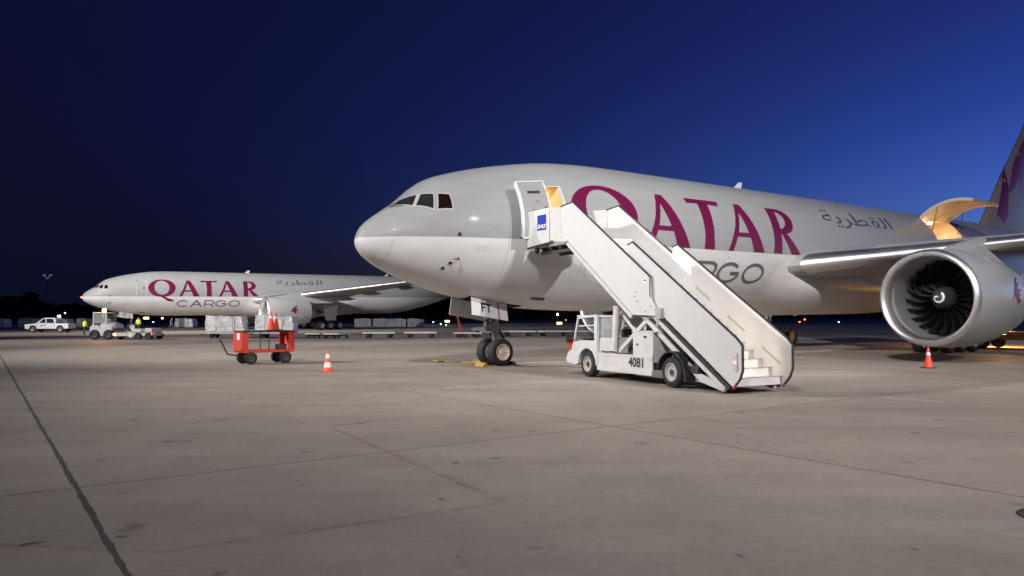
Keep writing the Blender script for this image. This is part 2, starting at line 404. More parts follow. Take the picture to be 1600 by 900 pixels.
flood_mast((-11, -15, 0), [(-1, 28, 6.5, 72, 40), (15, 37, 8, 92, 36), (2, 8, 0, 15, 64)], 'tall steel floodlight mast straight behind the viewer', PW)
flood_mast((-72, 22, 0), [(6, 20, 3, 340, 22), (3, 31, 1, 90, 28), (-22, 66, 1, 190, 34), (-4, 46, 0, 330, 30), (-46, 100, 4, 270, 30), (-28, 108, 3, 330, 26)], 'tall steel floodlight mast far to the left of the orange cart', PW)
flood_mast((-66, 70, 0), [(-50, 100, 4, 10, 80), (-28, 114, 3, 90, 66)], 'tall steel floodlight mast beside the far aircraft nose', PW)

# ------------------------------------------------------------------ the freighters
ZC, TAN, CHEAT = 5.18, math.tan(R(.7)), -.48
ST = [0,.06,.25,.6,1,1.5,2,2.4,2.8,3.2,3.7,4.5,5.5,6.5,8,10,12,43,46,49,52,55,58,60.5,62.2,62.8]
TOP = [-.57,-.33,-.02,.28,.55,.88,1.30,1.63,1.85,2.00,2.15,2.36,2.58,2.76,2.97,3.08,3.1,3.1,3.1,3.1,3.07,2.98,2.82,2.62,2.42,2.25]
BOT = [-.57,-.80,-1.05,-1.30,-1.52,-1.74,-1.93,-2.06,-2.19,-2.30,-2.43,-2.60,-2.78,-2.91,-3.01,-3.08,-3.1,-3.1,-2.95,-2.45,-1.7,-.75,.3,1.1,1.65,1.9]
WID = [0,.26,.56,.92,1.22,1.52,1.77,1.94,2.09,2.22,2.36,2.54,2.71,2.84,2.98,3.08,3.1,3.1,3.07,2.9,2.6,2.15,1.55,.95,.45,.16]
QS = [math.sqrt(s) for s in ST]
def pchip(xs, ys):
    h = [b_ - a for a, b_ in zip(xs, xs[1:])]; d = [(ys[i + 1] - ys[i]) / h[i] for i in range(len(h))]
    m = [0.0] * len(xs); m[0], m[-1] = d[0], d[-1]
    for i in range(1, len(xs) - 1):
        if d[i - 1] * d[i] > 0:
            w1, w2 = 2 * h[i] + h[i - 1], h[i] + 2 * h[i - 1]; m[i] = (w1 + w2) / (w1 / d[i - 1] + w2 / d[i])
    def f(x):
        i = 0
        while i < len(xs) - 2 and x > xs[i + 1]: i += 1
        t = (x - xs[i]) / h[i]
        return (1 + 2 * t) * (1 - t) ** 2 * ys[i] + t * (1 - t) ** 2 * h[i] * m[i] + t * t * (3 - 2 * t) * ys[i + 1] + t * t * (t - 1) * h[i] * m[i + 1]
    return f
_t, _b, _w = pchip(QS, TOP), pchip(QS, BOT), pchip(QS, WID)
def W(s, l, z): return Vector((s, -l, ZC + z + (s - 5.9) * TAN))       # station, left offset, height above the centreline
def surf(s, th, off=0.0):
    """skin point at station s and angle th (deg from the top, positive to the left), lifted by off"""
    def P(s_, a):
        q = math.sqrt(max(s_, 0)); t, b_, w_ = _t(q), _b(q), _w(q)
        return W(s_, w_ * math.sin(a), (t + b_) / 2 + (t - b_) / 2 * math.cos(a))
    a = R(th); p = P(s, a)
    if off:
        n = (P(s + .01, a) - P(max(s - .01, .0005), a)).cross(P(s, a + .01) - P(s, a - .01)).normalized()
        c = W(s, 0, (_t(math.sqrt(s)) + _b(math.sqrt(s))) / 2)
        if n.dot(p - c) < 0: n = -n
        p = p + n * off
    return p
FUS = fuselage_mat()
def skin_patch(name, mats, corners, off, parent, nu=8, nv=8, thick=0):
    """4-sided patch lying on the skin; corners (s, th) in order"""
    g = []
    for j in range(nv + 1):
        for i in range(nu + 1):
            u, v = i / nu, j / nv
            s = (1-u)*(1-v)*corners[0][0] + u*(1-v)*corners[1][0] + u*v*corners[2][0] + (1-u)*v*corners[3][0]
            t = (1-u)*(1-v)*corners[0][1] + u*(1-v)*corners[1][1] + u*v*corners[2][1] + (1-u)*v*corners[3][1]
            g.append(surf(s, t, off))
    m = MB(); m.add(g, [(j*(nu+1)+i, j*(nu+1)+i+1, (j+1)*(nu+1)+i+1, (j+1)*(nu+1)+i) for j in range(nv) for i in range(nu)])
    o = m.build(name, mats, parent)
    if thick:
        sm = o.modifiers.new('s', 'SOLIDIFY'); sm.thickness = thick; sm.offset = 0
    return o
def curve_mesh(loops):
    cu = bpy.data.curves.new('glyph', 'CURVE'); cu.dimensions = '2D'; cu.fill_mode = 'BOTH'
    for L in loops:
        sp = cu.splines.new('POLY'); sp.points.add(len(L) - 1); sp.use_cyclic_u = True
        for p, q in zip(sp.points, L): p.co = (q[0], q[1], 0, 1)
    return _eval(cu)
def _eval(cu):
    o = bpy.data.objects.new('tmp', cu); COL.objects.link(o); dg = bpy.context.evaluated_depsgraph_get(); dg.update()
    me = bpy.data.meshes.new_from_object(o.evaluated_get(dg)); bpy.data.objects.remove(o); bpy.data.curves.remove(cu); return me
def text_mesh(body, size=1.0, shear=0, bold=0, space=1.0):
    cu = bpy.data.curves.new('text', 'FONT'); cu.body = body; cu.size = size; cu.shear = shear; cu.offset = bold; cu.space_character = space; cu.resolution_u = 4
    return _eval(cu)
def bounds(me):
    xs = [v.co.x for v in me.vertices]; ys = [v.co.y for v in me.vertices]; return min(xs), max(xs), min(ys), max(ys)
def wrap_on_skin(name, me, mater, parent, off, th0, side=1, dx=.6, dy=.14):
    """flat lettering (x = station, y = girth above th0) laid on the skin"""
    bm = bmesh.new(); bm.from_mesh(me)
    x0, x1, y0, y1 = bounds(me)
    for a, b_, d, k in ((x0, x1, dx, 0), (y0, y1, dy, 1)):
        q = a + d
        while q < b_:
            co = (q, 0, 0) if k == 0 else (0, q, 0); no = (1, 0, 0) if k == 0 else (0, 1, 0)
            bmesh.ops.bisect_plane(bm, geom=bm.verts[:] + bm.edges[:] + bm.faces[:], plane_co=co, plane_no=no); q += d
    for v in bm.verts:
        v.co = surf(v.co.x, side * (th0 - math.degrees(v.co.y / 3.1)), off)
    m2 = bpy.data.meshes.new(name); bm.to_mesh(m2); bm.free(); m2.materials.clear(); m2.materials.append(mater)
    m2.polygons.foreach_set('use_smooth', [True] * len(m2.polygons))
    o = bpy.data.objects.new(name, m2); COL.objects.link(o); o.parent = parent; return o
def ell(cx, cy, rx, ry, n=48, tilt=0, a0=0, a1=360):
    out = []
    for i in range(n):
        t = R(a0 + (a1 - a0) * i / (n if a1 - a0 == 360 else n - 1)); x, y = rx * math.cos(t), ry * math.sin(t); k = R(tilt)
        out.append((cx + x * math.cos(k) - y * math.sin(k), cy + x * math.sin(k) + y * math.cos(k)))
    return out
def flat_text(name, body, size, mater, parent, origin, xdir, ydir, shear=0, bold=0, center=True, off=.004):
    me = text_mesh(body, size, shear, bold); x0, x1, y0, y1 = bounds(me)
    o3, X, Y = Vector(origin), Vector(xdir).normalized(), Vector(ydir).normalized(); N = X.cross(Y) * off
    cx, cy = ((x0 + x1) / 2, (y0 + y1) / 2) if center else (x0, y0)
    for v in me.vertices: v.co = o3 + X * (v.co.x - cx) + Y * (v.co.y - cy) + N
    me.materials.clear(); me.materials.append(mater); me.name = name
    o = bpy.data.objects.new(name, me); COL.objects.link(o); o.parent = parent; return o
H = 2.33
def gA(x): return [[(x, 0), (x + .55, 1.12), (x + 1.02, H), (x + 1.42, H), (x + 2.02, 1.22), (x + 2.68, 0), (x + 1.86, 0), (x + 1.60, .66), (x + .66, .66), (x + .36, 0)],
                   [(x + .76, .86), (x + 1.50, .86), (x + 1.10, 1.86)]]
def gT(x): return [[(x + .78, 0), (x + .80, .5), (x + .76, 2.1), (x + .06, 2.07), (x - .02, H), (x + 2.24, H), (x + 2.16, 2.07), (x + 1.44, 2.1), (x + 1.42, .5), (x + 1.46, 0)]]
def gR(x):
    o = [(x, 0), (x + .04, .6), (x, H)] + [(x + .62 + 1.18 * math.cos(R(a)) ** .8 if math.cos(R(a)) > 0 else x + .62, 1.62 + .71 * math.sin(R(a))) for a in range(88, -50, -8)]
    o += [(x + 1.12, 1.0), (x + 2.24, 0), (x + 1.46, 0), (x + .66, 1.02), (x + .66, .5), (x + .70, 0)]
    hole = [(x + .64, 1.22), (x + .64, 2.14)] + [(x + .64 + .56 * math.cos(R(a)), 1.68 + .46 * math.sin(R(a))) for a in range(84, -90, -12)]
    return [o, hole]
LETTERS = [('Q', [ell(9.08, 1.20, 1.70, 1.28), ell(9.06, 1.24, .92, 1.02, tilt=10)]), ('Qt', [[(8.85, .02), (9.35, -.02), (9.95, -.28), (10.66, -.5), (10.3, -.74), (9.8, -.62)]]),
           ('A', gA(11.22)), ('T', gT(14.05)), ('A', gA(16.46)), ('R', gR(19.86))]
def band(pts, wd):
    L, Rr = [], []
    for i, p in enumerate(pts):
        a = pts[max(i - 1, 0)]; c = pts[min(i + 1, len(pts) - 1)]; dx, dy = c[0] - a[0], c[1] - a[1]; k = math.hypot(dx, dy) or 1
        L.append((p[0] - dy / k * wd / 2, p[1] + dx / k * wd / 2)); Rr.append((p[0] + dy / k * wd / 2, p[1] - dx / k * wd / 2))
    return L + Rr[::-1]
def cargo_glyphs():
    y0, hh, wd = -1.57, 1.06, .165; cy = y0 + hh / 2; ry = hh / 2 - wd / 2
    def arc(cx, rx, a0, a1, n=26): return ell(cx, cy, rx, ry, n, 0, a0, a1)
    G = []
    G.append([[band(arc(11.80, .72, 42, 318), wd)]])
    x = 12.72; G.append([[[(x, y0), (x + .70, y0 + hh), (x + .94, y0 + hh), (x + 1.66, y0), (x + 1.42, y0), (x + 1.22, y0 + .3), (x + .44, y0 + .3), (x + .22, y0)], [(x + .54, y0 + .45), (x + 1.11, y0 + .45), (x + .82, y0 + .87)]]])
    x = 14.6; G.append([[[(x, y0), (x, y0 + hh), (x + 1.0, y0 + hh), (x + 1.28, y0 + .95), (x + 1.36, y0 + .72), (x + 1.26, y0 + .48), (x + 1.02, y0 + .38), (x + 1.40, y0), (x + 1.16, y0), (x + .80, y0 + .36), (x + .17, y0 + .36), (x + .17, y0)],
                          [(x + .17, y0 + .5), (x + .98, y0 + .5), (x + 1.15, y0 + .6), (x + 1.18, y0 + .74), (x + 1.1, y0 + .86), (x + .96, y0 + .91), (x + .17, y0 + .91)]]])
    G.append([[band(arc(16.86, .72, 42, 352) + [(16.86 + .72, cy - .0), (16.98, cy - .0)], wd)]])
    G.append([[ell(18.68, cy, .80, hh / 2, 40), ell(18.68, cy, .80 - wd, hh / 2 - wd, 40)]])
    return G
def oryx(cx, cy, k):
    """stylised horned antelope head, facing left"""
    def T(L): return [(cx + x * k, cy + y * k) for x, y in L]
    head = T([(-1.0, -.55), (-.72, -.28), (-.5, .12), (-.22, .42), (.12, .52), (.32, .32), (.42, -.05), (.30, -.4), (.1, -.72), (-.02, -.35), (-.16, -.62), (-.3, -.1), (-.52, -.36), (-.78, -.5)])
    horn = T([(-.12, .5), (.2, .82), (.62, 1.04), (1.15, 1.22), (.66, .92), (.34, .7), (.14, .5)])
    horn2 = T([(.16, .46), (.5, .66), (1.0, .78), (.55, .52), (.32, .34)])
    ear = T([(.44, .2), (.8, .28), (1.02, .2), (.72, .08), (.46, .02)])
    n1 = T([(.44, -.1), (.9, -.08), (.62, -.24), (.4, -.3)]); n2 = T([(.34, -.42), (.74, -.5), (.5, -.66), (.16, -.78)])
    return [head, horn, horn2, ear, n1, n2]

def airfoil(c, t, n=14):
    up, lo = [], []
    for i in range(n + 1):
        x = .5 * (1 - math.cos(math.pi * i / n)); y = 5 * t * (.2969 * math.sqrt(x) - .126 * x - .3516 * x * x + .2843 * x ** 3 - .1036 * x ** 4)
        cam = .02 * (1 - (2 * x - 1) ** 2)
        up.append((x * c, (y + cam) * c)); lo.append((x * c, (-y * .95 + cam) * c))
    return up + lo[-2:0:-1]
def wing_mesh(sections, mater, name, parent, side=1, vertical=False):
    rings = []
    for (l, s, z, c, t) in sections:
        if vertical: rings.append([W(s + x, y, z) for x, y in airfoil(c, t)])
        else: rings.append([W(s + x, side * l, z + y) for x, y in airfoil(c, t)])
    m = MB(); m.loft(rings); return m.build(name, mater, parent)

def lathe_wheel(R_, wd, c, axis='y', n=36):
    rr = R_
    return [(-wd/2, rr*.60), (-wd/2, rr*.78), (-wd*.46, rr*.9), (-wd*.36, rr*.965), (-wd*.18, rr*.995), (0, rr), (wd*.18, rr*.995), (wd*.36, rr*.965), (wd*.46, rr*.9), (wd/2, rr*.78), (wd/2, rr*.60)]
def wheel(parent, c, R_, wd, rim=None, axis='y', name='wheel', out=-1):
    """tyre + rim as sub-parts of a wheel (mesh of the hub)"""
    h = MB(); h.lathe([(-wd*.42, .001), (-wd*.42, R_*.2), (wd*.42, R_*.2), (wd*.42, .001)], axis=axis, n=16)
    hub = h.build(name, M['dsteel'], parent, loc=c)
    t = MB(); t.lathe(lathe_wheel(R_, wd, c), axis=axis); t.build('tyre', M['black'], hub)
    r = MB()
    for sg in (-1, 1):
        r.lathe([(sg*wd*.49, R_*.60), (sg*wd*.50, R_*.55), (sg*wd*.34, R_*.50), (sg*wd*.26, R_*.30), (sg*wd*.36, R_*.22), (sg*wd*.36, .001)], axis=axis, n=28)
        for k in range(8):
            a = 2 * math.pi * k / 8; q = (R_*.38*math.cos(a), R_*.38*math.sin(a)); e = sg * wd * .30; e2 = sg * wd * .36
            if axis == 'y': r.cyl((q[0], e, q[1]), (q[0], e2, q[1]), R_*.035, n=6)
            else: r.cyl((e, q[0], q[1]), (e2, q[0], q[1]), R_*.035, n=6)
    r.build('rim', rim or M['rim'], hub); return hub

def make_plane():
    root = empty('cargo_aircraft')
    # ---- fuselage
    n = 96; ss = [0.0015] + [.012, .03, .06, .1, .16, .25, .36, .5, .66, .84, 1.05, 1.3] + [1.6 + .3 * i for i in range(12)] + [5.4 + .5 * i for i in range(16)] + [14 + 2 * i for i in range(15)] + [43 + .9 * i for i in range(22)] + [62.8]
    m = MB(); m.loft([[surf(s, -360 * k / n) for k in range(n)] for s in ss])
    fme = m.mesh('fuselage', [FUS, M['inter'], M['hold'], M['bay']])
    fus = bpy.data.objects.new('fuselage', fme); COL.objects.link(fus)
    cut = MB()
    def cbox(s0, s1, l0, l1, z0, z1, mi):
        p = [W(s, l, z) for z in (z0, z1) for s, l in ((s0, l0), (s1, l0), (s1, l1), (s0, l1))]
        cut.add(p, [(0,3,2,1),(4,5,6,7),(0,1,5,4),(1,2,6,5),(2,3,7,6),(3,0,4,7)], mi)
    cbox(6.02, 7.14, .9, 3.7, -.44, 1.62, 1); cbox(37.0, 40.8, -.6, 3.8, -.4, 2.42, 2); cbox(4.3, 6.75, -.66, .66, -3.9, -2.0, 3)
    cme = cut.mesh('cut', [FUS, M['inter'], M['hold'], M['bay']], smooth=False)
    co = bpy.data.objects.new('cut', cme); COL.objects.link(co)
    bo = fus.modifiers.new('b', 'BOOLEAN'); bo.operation = 'DIFFERENCE'; bo.object = co; bo.solver = 'EXACT'
    dg = bpy.context.evaluated_depsgraph_get(); dg.update()
    new = bpy.data.meshes.new_from_object(fus.evaluated_get(dg)); fus.modifiers.clear(); fus.data = new; bpy.data.objects.remove(co)
    new.polygons.foreach_set('use_smooth', [True] * len(new.polygons)); new.set_sharp_from_angle(angle=R(30))
    fus.parent = root
    # radome seam
    m = MB(); m.loft([[surf(.86 + d + .10 * math.cos(R(360 * k / 64)) , -360 * k / 64, .002) for k in range(64)] for d in (0, .014)], cap=False); m.build('radome_seam', M['seam'], root)
    for s0 in (4.72, 8.05, 10.9, 13.85, 16.3, 19.3, 23.6, 27.6, 31.6, 35.4, 42.6, 45.8, 49.0):
        m = MB(); m.loft([[surf(s0 + d, -360 * k / 72, .0025) for k in range(72)] for d in (0, .013)], cap=False); m.build('skin_seam', M['seam2'], root)
    for th0 in (33, 138, -33, -138):
        m = MB(); m.loft([[surf(8 + q * 1.25, th0 + d, .0025) for q in range(29)] for d in (0, .25)], cap=False, closed=False); m.build('skin_seam', M['seam2'], root)
    for s0, t0, a, b2 in ((4.2, 88, .16, 2.2), (3.75, 108, .12, 1.6), (8.6, 121, .3, 3.4), (13.2, 106.5, .06, 1.2), (9.7, 138, .4, 5), (16.6, 104.5, .05, 1.0), (24.2, 93, .35, 3)):
        for c in ([(s0 - a, t0 - b2), (s0 + a, t0 - b2), (s0 + a, t0 - b2 + .25), (s0 - a, t0 - b2 + .25)], [(s0 - a, t0 + b2), (s0 + a, t0 + b2), (s0 + a, t0 + b2 + .25), (s0 - a, t0 + b2 + .25)], [(s0 - a, t0 - b2), (s0 - a + .014, t0 - b2), (s0 - a + .014, t0 + b2), (s0 - a, t0 + b2)], [(s0 + a, t0 - b2), (s0 + a + .014, t0 - b2), (s0 + a + .014, t0 + b2), (s0 + a, t0 + b2)]):
            skin_patch('hatch_seam', M['seam2'], c, .003, root, 3, 3)
    # belly fairing: the skin itself swelling round the wing root
    def ease(x): x = max(0, min(1, x)); return x * x * (3 - 2 * x)
    rings = []
    for i in range(37):
        s = 19.7 + i * 20.1 / 36; k = ease((s - 19.7) / 4.4) * ease((39.8 - s) / 7.5); ring = []
        for j in range(61):
            th = 102 + 156 * j / 60; d = abs(180 - th)
            bump = ease((78 - d) / 26) * (.62 - .30 * ease((50 - d) / 50))
            r = 3.1 - .03 + .035 * ease((78 - d) / 6) * k ** .3 + k * bump
            ring.append(W(s, r * math.sin(R(th)), r * math.cos(R(th))))
        rings.append(ring)
    m = MB(); m.loft(rings, closed=False, cap=False); m.build('belly_fairing', M['belly'], root, ang=60)
    # ---- cockpit windows
    wins = [[(1.20, 7), (1.56, 8), (1.93, 27.5), (1.64, 41)], [(1.72, 44.5), (2.02, 31.5), (2.31, 43.5), (2.14, 62.5)], [(2.27, 65.5), (2.44, 46.5), (2.76, 52.5), (2.73, 69.5)]]
    FR = M['frame']
    for sd in (1, -1):
        for wi, q in enumerate(wins):
            cx = sum(p[0] for p in q) / 4; ct = sum(p[1] for p in q) / 4
            big = [(cx + (p[0] - cx) * 1.16, sd * max(1.2, ct + (p[1] - ct) * 1.17)) for p in q]
            f = skin_patch('window_frame', FR, big, .008, root)
            skin_patch('pane', M['glassr'] if wi == 2 else M['glassd'], [(p[0], sd * p[1]) for p in q], .016, f)
        m = MB(); m.bar(surf(1.16, sd * 9, .03), surf(1.42, sd * 30, .03), .03, .02); m.build('wiper', M['trim'], root)
    # ---- probes and ports
    for s, t in ((2.91, 96), (2.79, 126), (2.62, 133.5)):
        p = surf(s, t); q = surf(s, t, .05); m = MB(); m.cyl(p, q, .07, .05, 12); m.build('port', M['trim'], root)
    m = MB(); p = surf(3.0, 119.5); q = surf(3.0, 119.5, .12); m.bar(p, q, .05, .04); m.bar(q, q + Vector((-.25, 0, 0)), .035, .035); m.build('pitot_probe', M['trim'], root)
    for s, t in ((6.95, 151.5), (20.9, 140)):
        skin_patch('vent', M['trim'], [(s - .35, t - 2), (s + .3, t - 2), (s + .35, t + 2), (s - .3, t + 2)], .006, root, 3, 3)
    for s, t, hh in ((21.2, 0, .42), (44.0, 0, .4), (20.6, 180, .35), (26, 180, .4)):
        p = surf(s, t, -.02); d = (surf(s, t, .1) - surf(s, t)).normalized(); m = MB()
        m.extr([p + Vector((-.3, -.02, 0)), p + Vector((.32, -.02, 0)), p + d * hh + Vector((.5, -.02, 0)), p + d * hh + Vector((.22, -.02, 0))], (0, .04, 0)); m.build('antenna', M['white'], root)
    # ---- lettering, both sides
    for (nm, loops) in LETTERS:
        o = wrap_on_skin('letter', curve_mesh(loops), M['burg'], root, .009 if nm != 'Qt' else .013, 98.6)
    for gl in cargo_glyphs():
        for st in gl: wrap_on_skin('letter', curve_mesh(st), M['cargo_grey'], root, .009, 98.6)
    me = text_mesh('\ufe94\ufef3\ufeae\ufec4\ufed8\ufedf\ufe8d', 1, bold=-.004); x0, x1, y0, y1 = bounds(me)
    for v in me.vertices: v.co = Vector((24.75 + (v.co.x - x0) / (x1 - x0) * 7.1, (v.co.y - y0) / (y1 - y0) * 1.12, 0))
    wrap_on_skin('arabic_lettering', me, M['arab'], root, .009, 68.5)
    # ---- doors
    def door_lines(s0, s1, a0, a1, name='door_seam', wd=.035, mt=M['white']):
        k = math.degrees(wd / 3)
        for c in ([(s0, a0), (s1, a0), (s1, a0 + k), (s0, a0 + k)], [(s0, a1 - k), (s1, a1 - k), (s1, a1), (s0, a1)], [(s0, a0 + k), (s0 + wd, a0 + k), (s0 + wd, a1 - k), (s0, a1 - k)], [(s1 - wd, a0 + k), (s1, a0 + k), (s1, a1 - k), (s1 - wd, a1 - k)]):
            skin_patch(name, mt, c, .007, root, 3, 10)
    door_lines(5.95, 7.21, 54.2, 99.2)
    # ---- wings
    def LE(l): return 21.27 + .69 * (l - 3.2)
    def ZL(l): return -1.0 + .107 * (l - 3.2)
    secs = [(2.2, 20.6, -1.12, 13.6, .125), (3.2, LE(3.2), ZL(3.2), 12.7, .125), (6.5, LE(6.5), ZL(6.5), 10.6, .115), (10, LE(10), ZL(10), 8.2, .105), (16, LE(16), ZL(16), 6.1, .095), (24, LE(24), ZL(24), 4.0, .09), (30.4, LE(30.4), ZL(30.4), 2.5, .09), (32.2, 43.2, ZL(32.2), .7, .09)]
    for sd in (1, -1):
        wg = wing_mesh(secs, M['wing'], 'wing', root, sd)
        rings = []
        for (l, s, z, c, t) in [(3.45, LE(3.45), ZL(3.45), 12.5, .125)] + secs[2:-1]:
            af = airfoil(c, t, 20); q = [p for p in af if p[0] < .075 * c]; k = [i for i, p in enumerate(af) if p[0] < .075 * c]
            up = [af[i] for i in range(0, 4)]; lo = [af[-i] for i in range(1, 4)]
            pr = list(reversed(up)) + lo
            rings.append([W(s + x - .012, sd * l, z + y * 1.03 + (.006 if y > 0 else -.006)) for x, y in pr])
        m = MB(); m.loft(rings, closed=False, cap=False); m.build('leading_edge', M['lip'], wg, ang=85)
        for l, ln in ((7.2, 4.2), (13.5, 3.6), (19.5, 2.8)):
            c = 12.7 - (l - 3.2) * .6 if l < 10 else 8.2 - (l - 10) * .32
            te = LE(l) + c; zz = ZL(l) - .12
            m = MB(); m.loft([[W(te - ln * .7 + ln * f, sd * l + .26 * r * math.cos(R(a)), zz - .12 + .34 * r * math.sin(R(a))) for a in range(0, 360, 30)] for f, r in ((0, .06), (.15, .6), (.4, 1), (.7, .8), (1, .08))])
            m.build('flap_fairing', M['wing'], wg)
        # engine
        el, es, ez = 9.6 * sd, 20.6, -2.68
        C = W(es, el, ez)
        m = MB(); m.lathe([(.22, 1.985), (.7, 2.04), (1.6, 2.08), (3.0, 2.06), (4.4, 1.93), (5.6, 1.72), (6.3, 1.58), (6.32, 1.54), (5.2, 1.5)], C, n=64)
        nac = m.build('engine_nacelle', M['nac'], root)
        m = MB(); m.lathe([(.22, 1.987), (.09, 1.945), (.02, 1.885), (0, 1.83), (.03, 1.775), (.12, 1.725), (.3, 1.675), (.5, 1.645)], C, n=64); m.build('inlet_lip', M['lip'], nac)
        m = MB(); m.lathe([(.5, 1.645), (.9, 1.625), (1.5, 1.64), (2.2, 1.64)], C, n=64); m.build('inlet_duct', M['duct'], nac)
        m = MB(); m.lathe([(2.2, 1.64), (2.1, 1.0), (2.05, .4)], C, n=48); m.build('fan_case', M['bay'], nac)
        # 22 wide chord blades
        bm_ = MB(); secsb = []
        for i in range(8):
            f = i / 7; r = .46 + 1.15 * f; ch = .27 + .17 * math.sin(math.pi * min(1, f * .85 + .1)); tw = R(14 + 38 * f); sw = .10 * math.sin(f * 3.4) - .26 * f * f * f + .12 * f
            ring = []
            for u, t in ((-.5, 0), (-.2, .025), (.2, .03), (.5, 0), (.2, -.012), (-.2, -.008)):
                a = u * ch; x = a * math.cos(tw) - t * math.sin(tw); y = a * math.sin(tw) + t * math.cos(tw) + sw
                ring.append((x, y, r))
            secsb.append(ring)
        bm_.loft(secsb); bme = bm_.mesh('fan_blade', M['fan'])
        for k in range(22):
            inst('fan_blade', bme, nac, C + Vector((1.72, 0, 0)), (2 * math.pi * k / 22, 0, 0))
        m = MB(); m.lathe([(.95, .002), (.97, .08), (1.05, .2), (1.25, .36), (1.5, .46), (1.9, .5), (2.1, .5)], C, n=36); sp = m.build('spinner', M['trim'], nac)
        pts = []
        for i in range(26):
            f = i / 25; a = R(40 + 380 * f); r = .035 + .215 * f; xx = .985 + .28 * (r / .3) ** 1.9
            pts.append((a, r, xx, .012 + .045 * math.sin(min(1, f * 1.3) * 1.8) ))
        ring = []
        for a, r, xx, wd in pts:
            o1, o2 = [], []
            for rr in (r - wd * .7, r + wd * .7):
                rr = max(.004, rr); x2 = .95 + (.02 if rr < .08 else .02 + (rr - .08) * .55 + max(0, rr - .2) * .3)
                ring.append(C + Vector((x2 - .012, -rr * math.cos(a), rr * math.sin(a))))
        m = MB(); m.add(ring, [(2 * i, 2 * i + 1, 2 * i + 3, 2 * i + 2) for i in range(25)]); m.build('spinner_swirl', M['conew'], nac)
        m = MB(); m.lathe([(5.2, 1.5), (5.2, 1.2), (6.4, 1.12), (7.3, .86), (7.32, .8), (7.0, .7)], C, n=40); m.build('core_cowl', M['steel'], nac)
        m = MB(); m.lathe([(6.9, .62), (7.5, .55), (8.4, .25), (8.8, .03)], C, n=28); m.build('exhaust_cone', M['dsteel'], nac)
        lg = MB()
        for i, L in enumerate(oryx(0, 0, .62)):
            me = curve_mesh([L]); bm = bmesh.new(); bm.from_mesh(me)
            for q in range(-6, 8): bmesh.ops.bisect_plane(bm, geom=bm.verts[:] + bm.edges[:] + bm.faces[:], plane_co=(0, q * .15, 0), plane_no=(0, 1, 0))
            bm.verts.index_update(); rr = lambda x: 2.08 - max(0, x - 1.6) ** 2 * .016 + .012
            vs = []
            for v in bm.verts:
                x = 3.55 + v.co.x; a = v.co.y / 2.05 + .12
                vs.append(C + Vector((x, -sd * rr(x) * math.cos(a), rr(x) * math.sin(a))))
            lg.add(vs, [[v.index for v in f.verts] for f in bm.faces]); bm.free()
        lg.build('antelope_logo', M['burg'], nac)
        # pylon
        m = MB(); rings = []
        for s, z0, z1, hw in ((22.2, -.75, -.62, .05), (23.5, -.9, -.36, .2), (25.5, -1.1, .02, .26), (28.0, -1.55, -.2, .28), (30.5, -1.5, -.5, .24), (33.0, -.75, -.5, .05)):
            rings.append([W(s, el - hw, z0), W(s, el + hw, z0), W(s, el + hw * .9, (z0 + z1) / 2), W(s, el + hw * .7, z1), W(s, el - hw * .7, z1), W(s, el - hw * .9, (z0 + z1) / 2)])
        m.loft(rings); m.build('pylon', M['nac'], root, ang=60)
        # main gear
        gl, gs = 5.5 * sd, 31.8
        m = MB(); m.cyl((0, 0, .5), (0, 0, 3.8), .2, .24, 14); mg = m.build('main_gear', M['steel'], root, loc=(gs, -gl, 0))
        m = MB(); m.bar((-1.6, 0, .66), (1.6, 0, .66), .24, .3); m.bar((-.1, 0, 1.5), (1.9, 0, 3.6), .12, .12); m.bar((0, 0, 1.8), (0, sd * 2.2, 3.4), .14, .14); m.build('bogie_beam', M['steel'], mg)
        m = MB(); m.extr([(-.75, -sd * .62, 1.35), (.85, -sd * .62, 1.35), (1.2, -sd * .5, 3.65), (-1.1, -sd * .5, 3.65)], (0, sd * .06, 0)); m.build('gear_door', M['belly'], mg)
        for ax in (-1.45, 0, 1.45):
            for ly in (-.68, .68):
                k = MB(); k.lathe(lathe_wheel(.63, .46, None), axis='y', n=32); o = k.build('tyre', M['black'], mg, loc=(ax, ly, .63))
                k = MB()
                for sg in (-1, 1): k.lathe([(sg*.22, .38), (sg*.23, .35), (sg*.15, .3), (sg*.1, .15), (sg*.12, .001)], axis='y', n=24)
                k.build('rim', M['rim'], mg, loc=(ax, ly, .63))
    # ---- nose gear
    m = MB(); m.cyl((0, 0, .5), (-.02, 0, 1.5), .1, .1, 14); m.cyl((-.02, 0, 1.3), (-.08, 0, 3.0), .17, .19, 14); ng = m.build('nose_gear', M['steel'], root, loc=(5.9, 0, 0))
    m = MB(); m.bar((.12, 0, .75), (.42, 0, 1.05), .14, .06); m.bar((.42, 0, 1.05), (.12, 0, 1.5), .14, .06); m.bar((-.1, 0, 1.6), (-1.1, 0, 2.9), .1, .1); m.cyl((-.25, -.22, 1.75), (-.25, .22, 1.75), .07, n=10); m.cyl((0, -.5, .535), (0, .5, .535), .09, n=12); m.build('drag_brace', M['dsteel'], ng)
    NR = mat('nose_rim_paint', (.68, .55, .44), .45, 0, .08, 8, dirt=.4, dirtcol=(.2, .1, .05))
    for ly in (-.36, .36):
        k = MB(); k.lathe(lathe_wheel(.535, .42, None), axis='y', n=40); k.build('tyre', M['black'], ng, loc=(0, ly, .535))
        k = MB()
        for sg in (-1, 1):
            k.lathe([(sg*.205, .325), (sg*.215, .30), (sg*.15, .265), (sg*.13, .13), (sg*.17, .10), (sg*.17, .001)], axis='y', n=32)
            for q in range(8):
                a = 2 * math.pi * q / 8; k.cyl((.2*math.cos(a), sg*.13, .2*math.sin(a)), (.2*math.cos(a), sg*.175, .2*math.sin(a)), .028, n=8)
        k.build('rim', NR, ng, loc=(0, ly, .535))
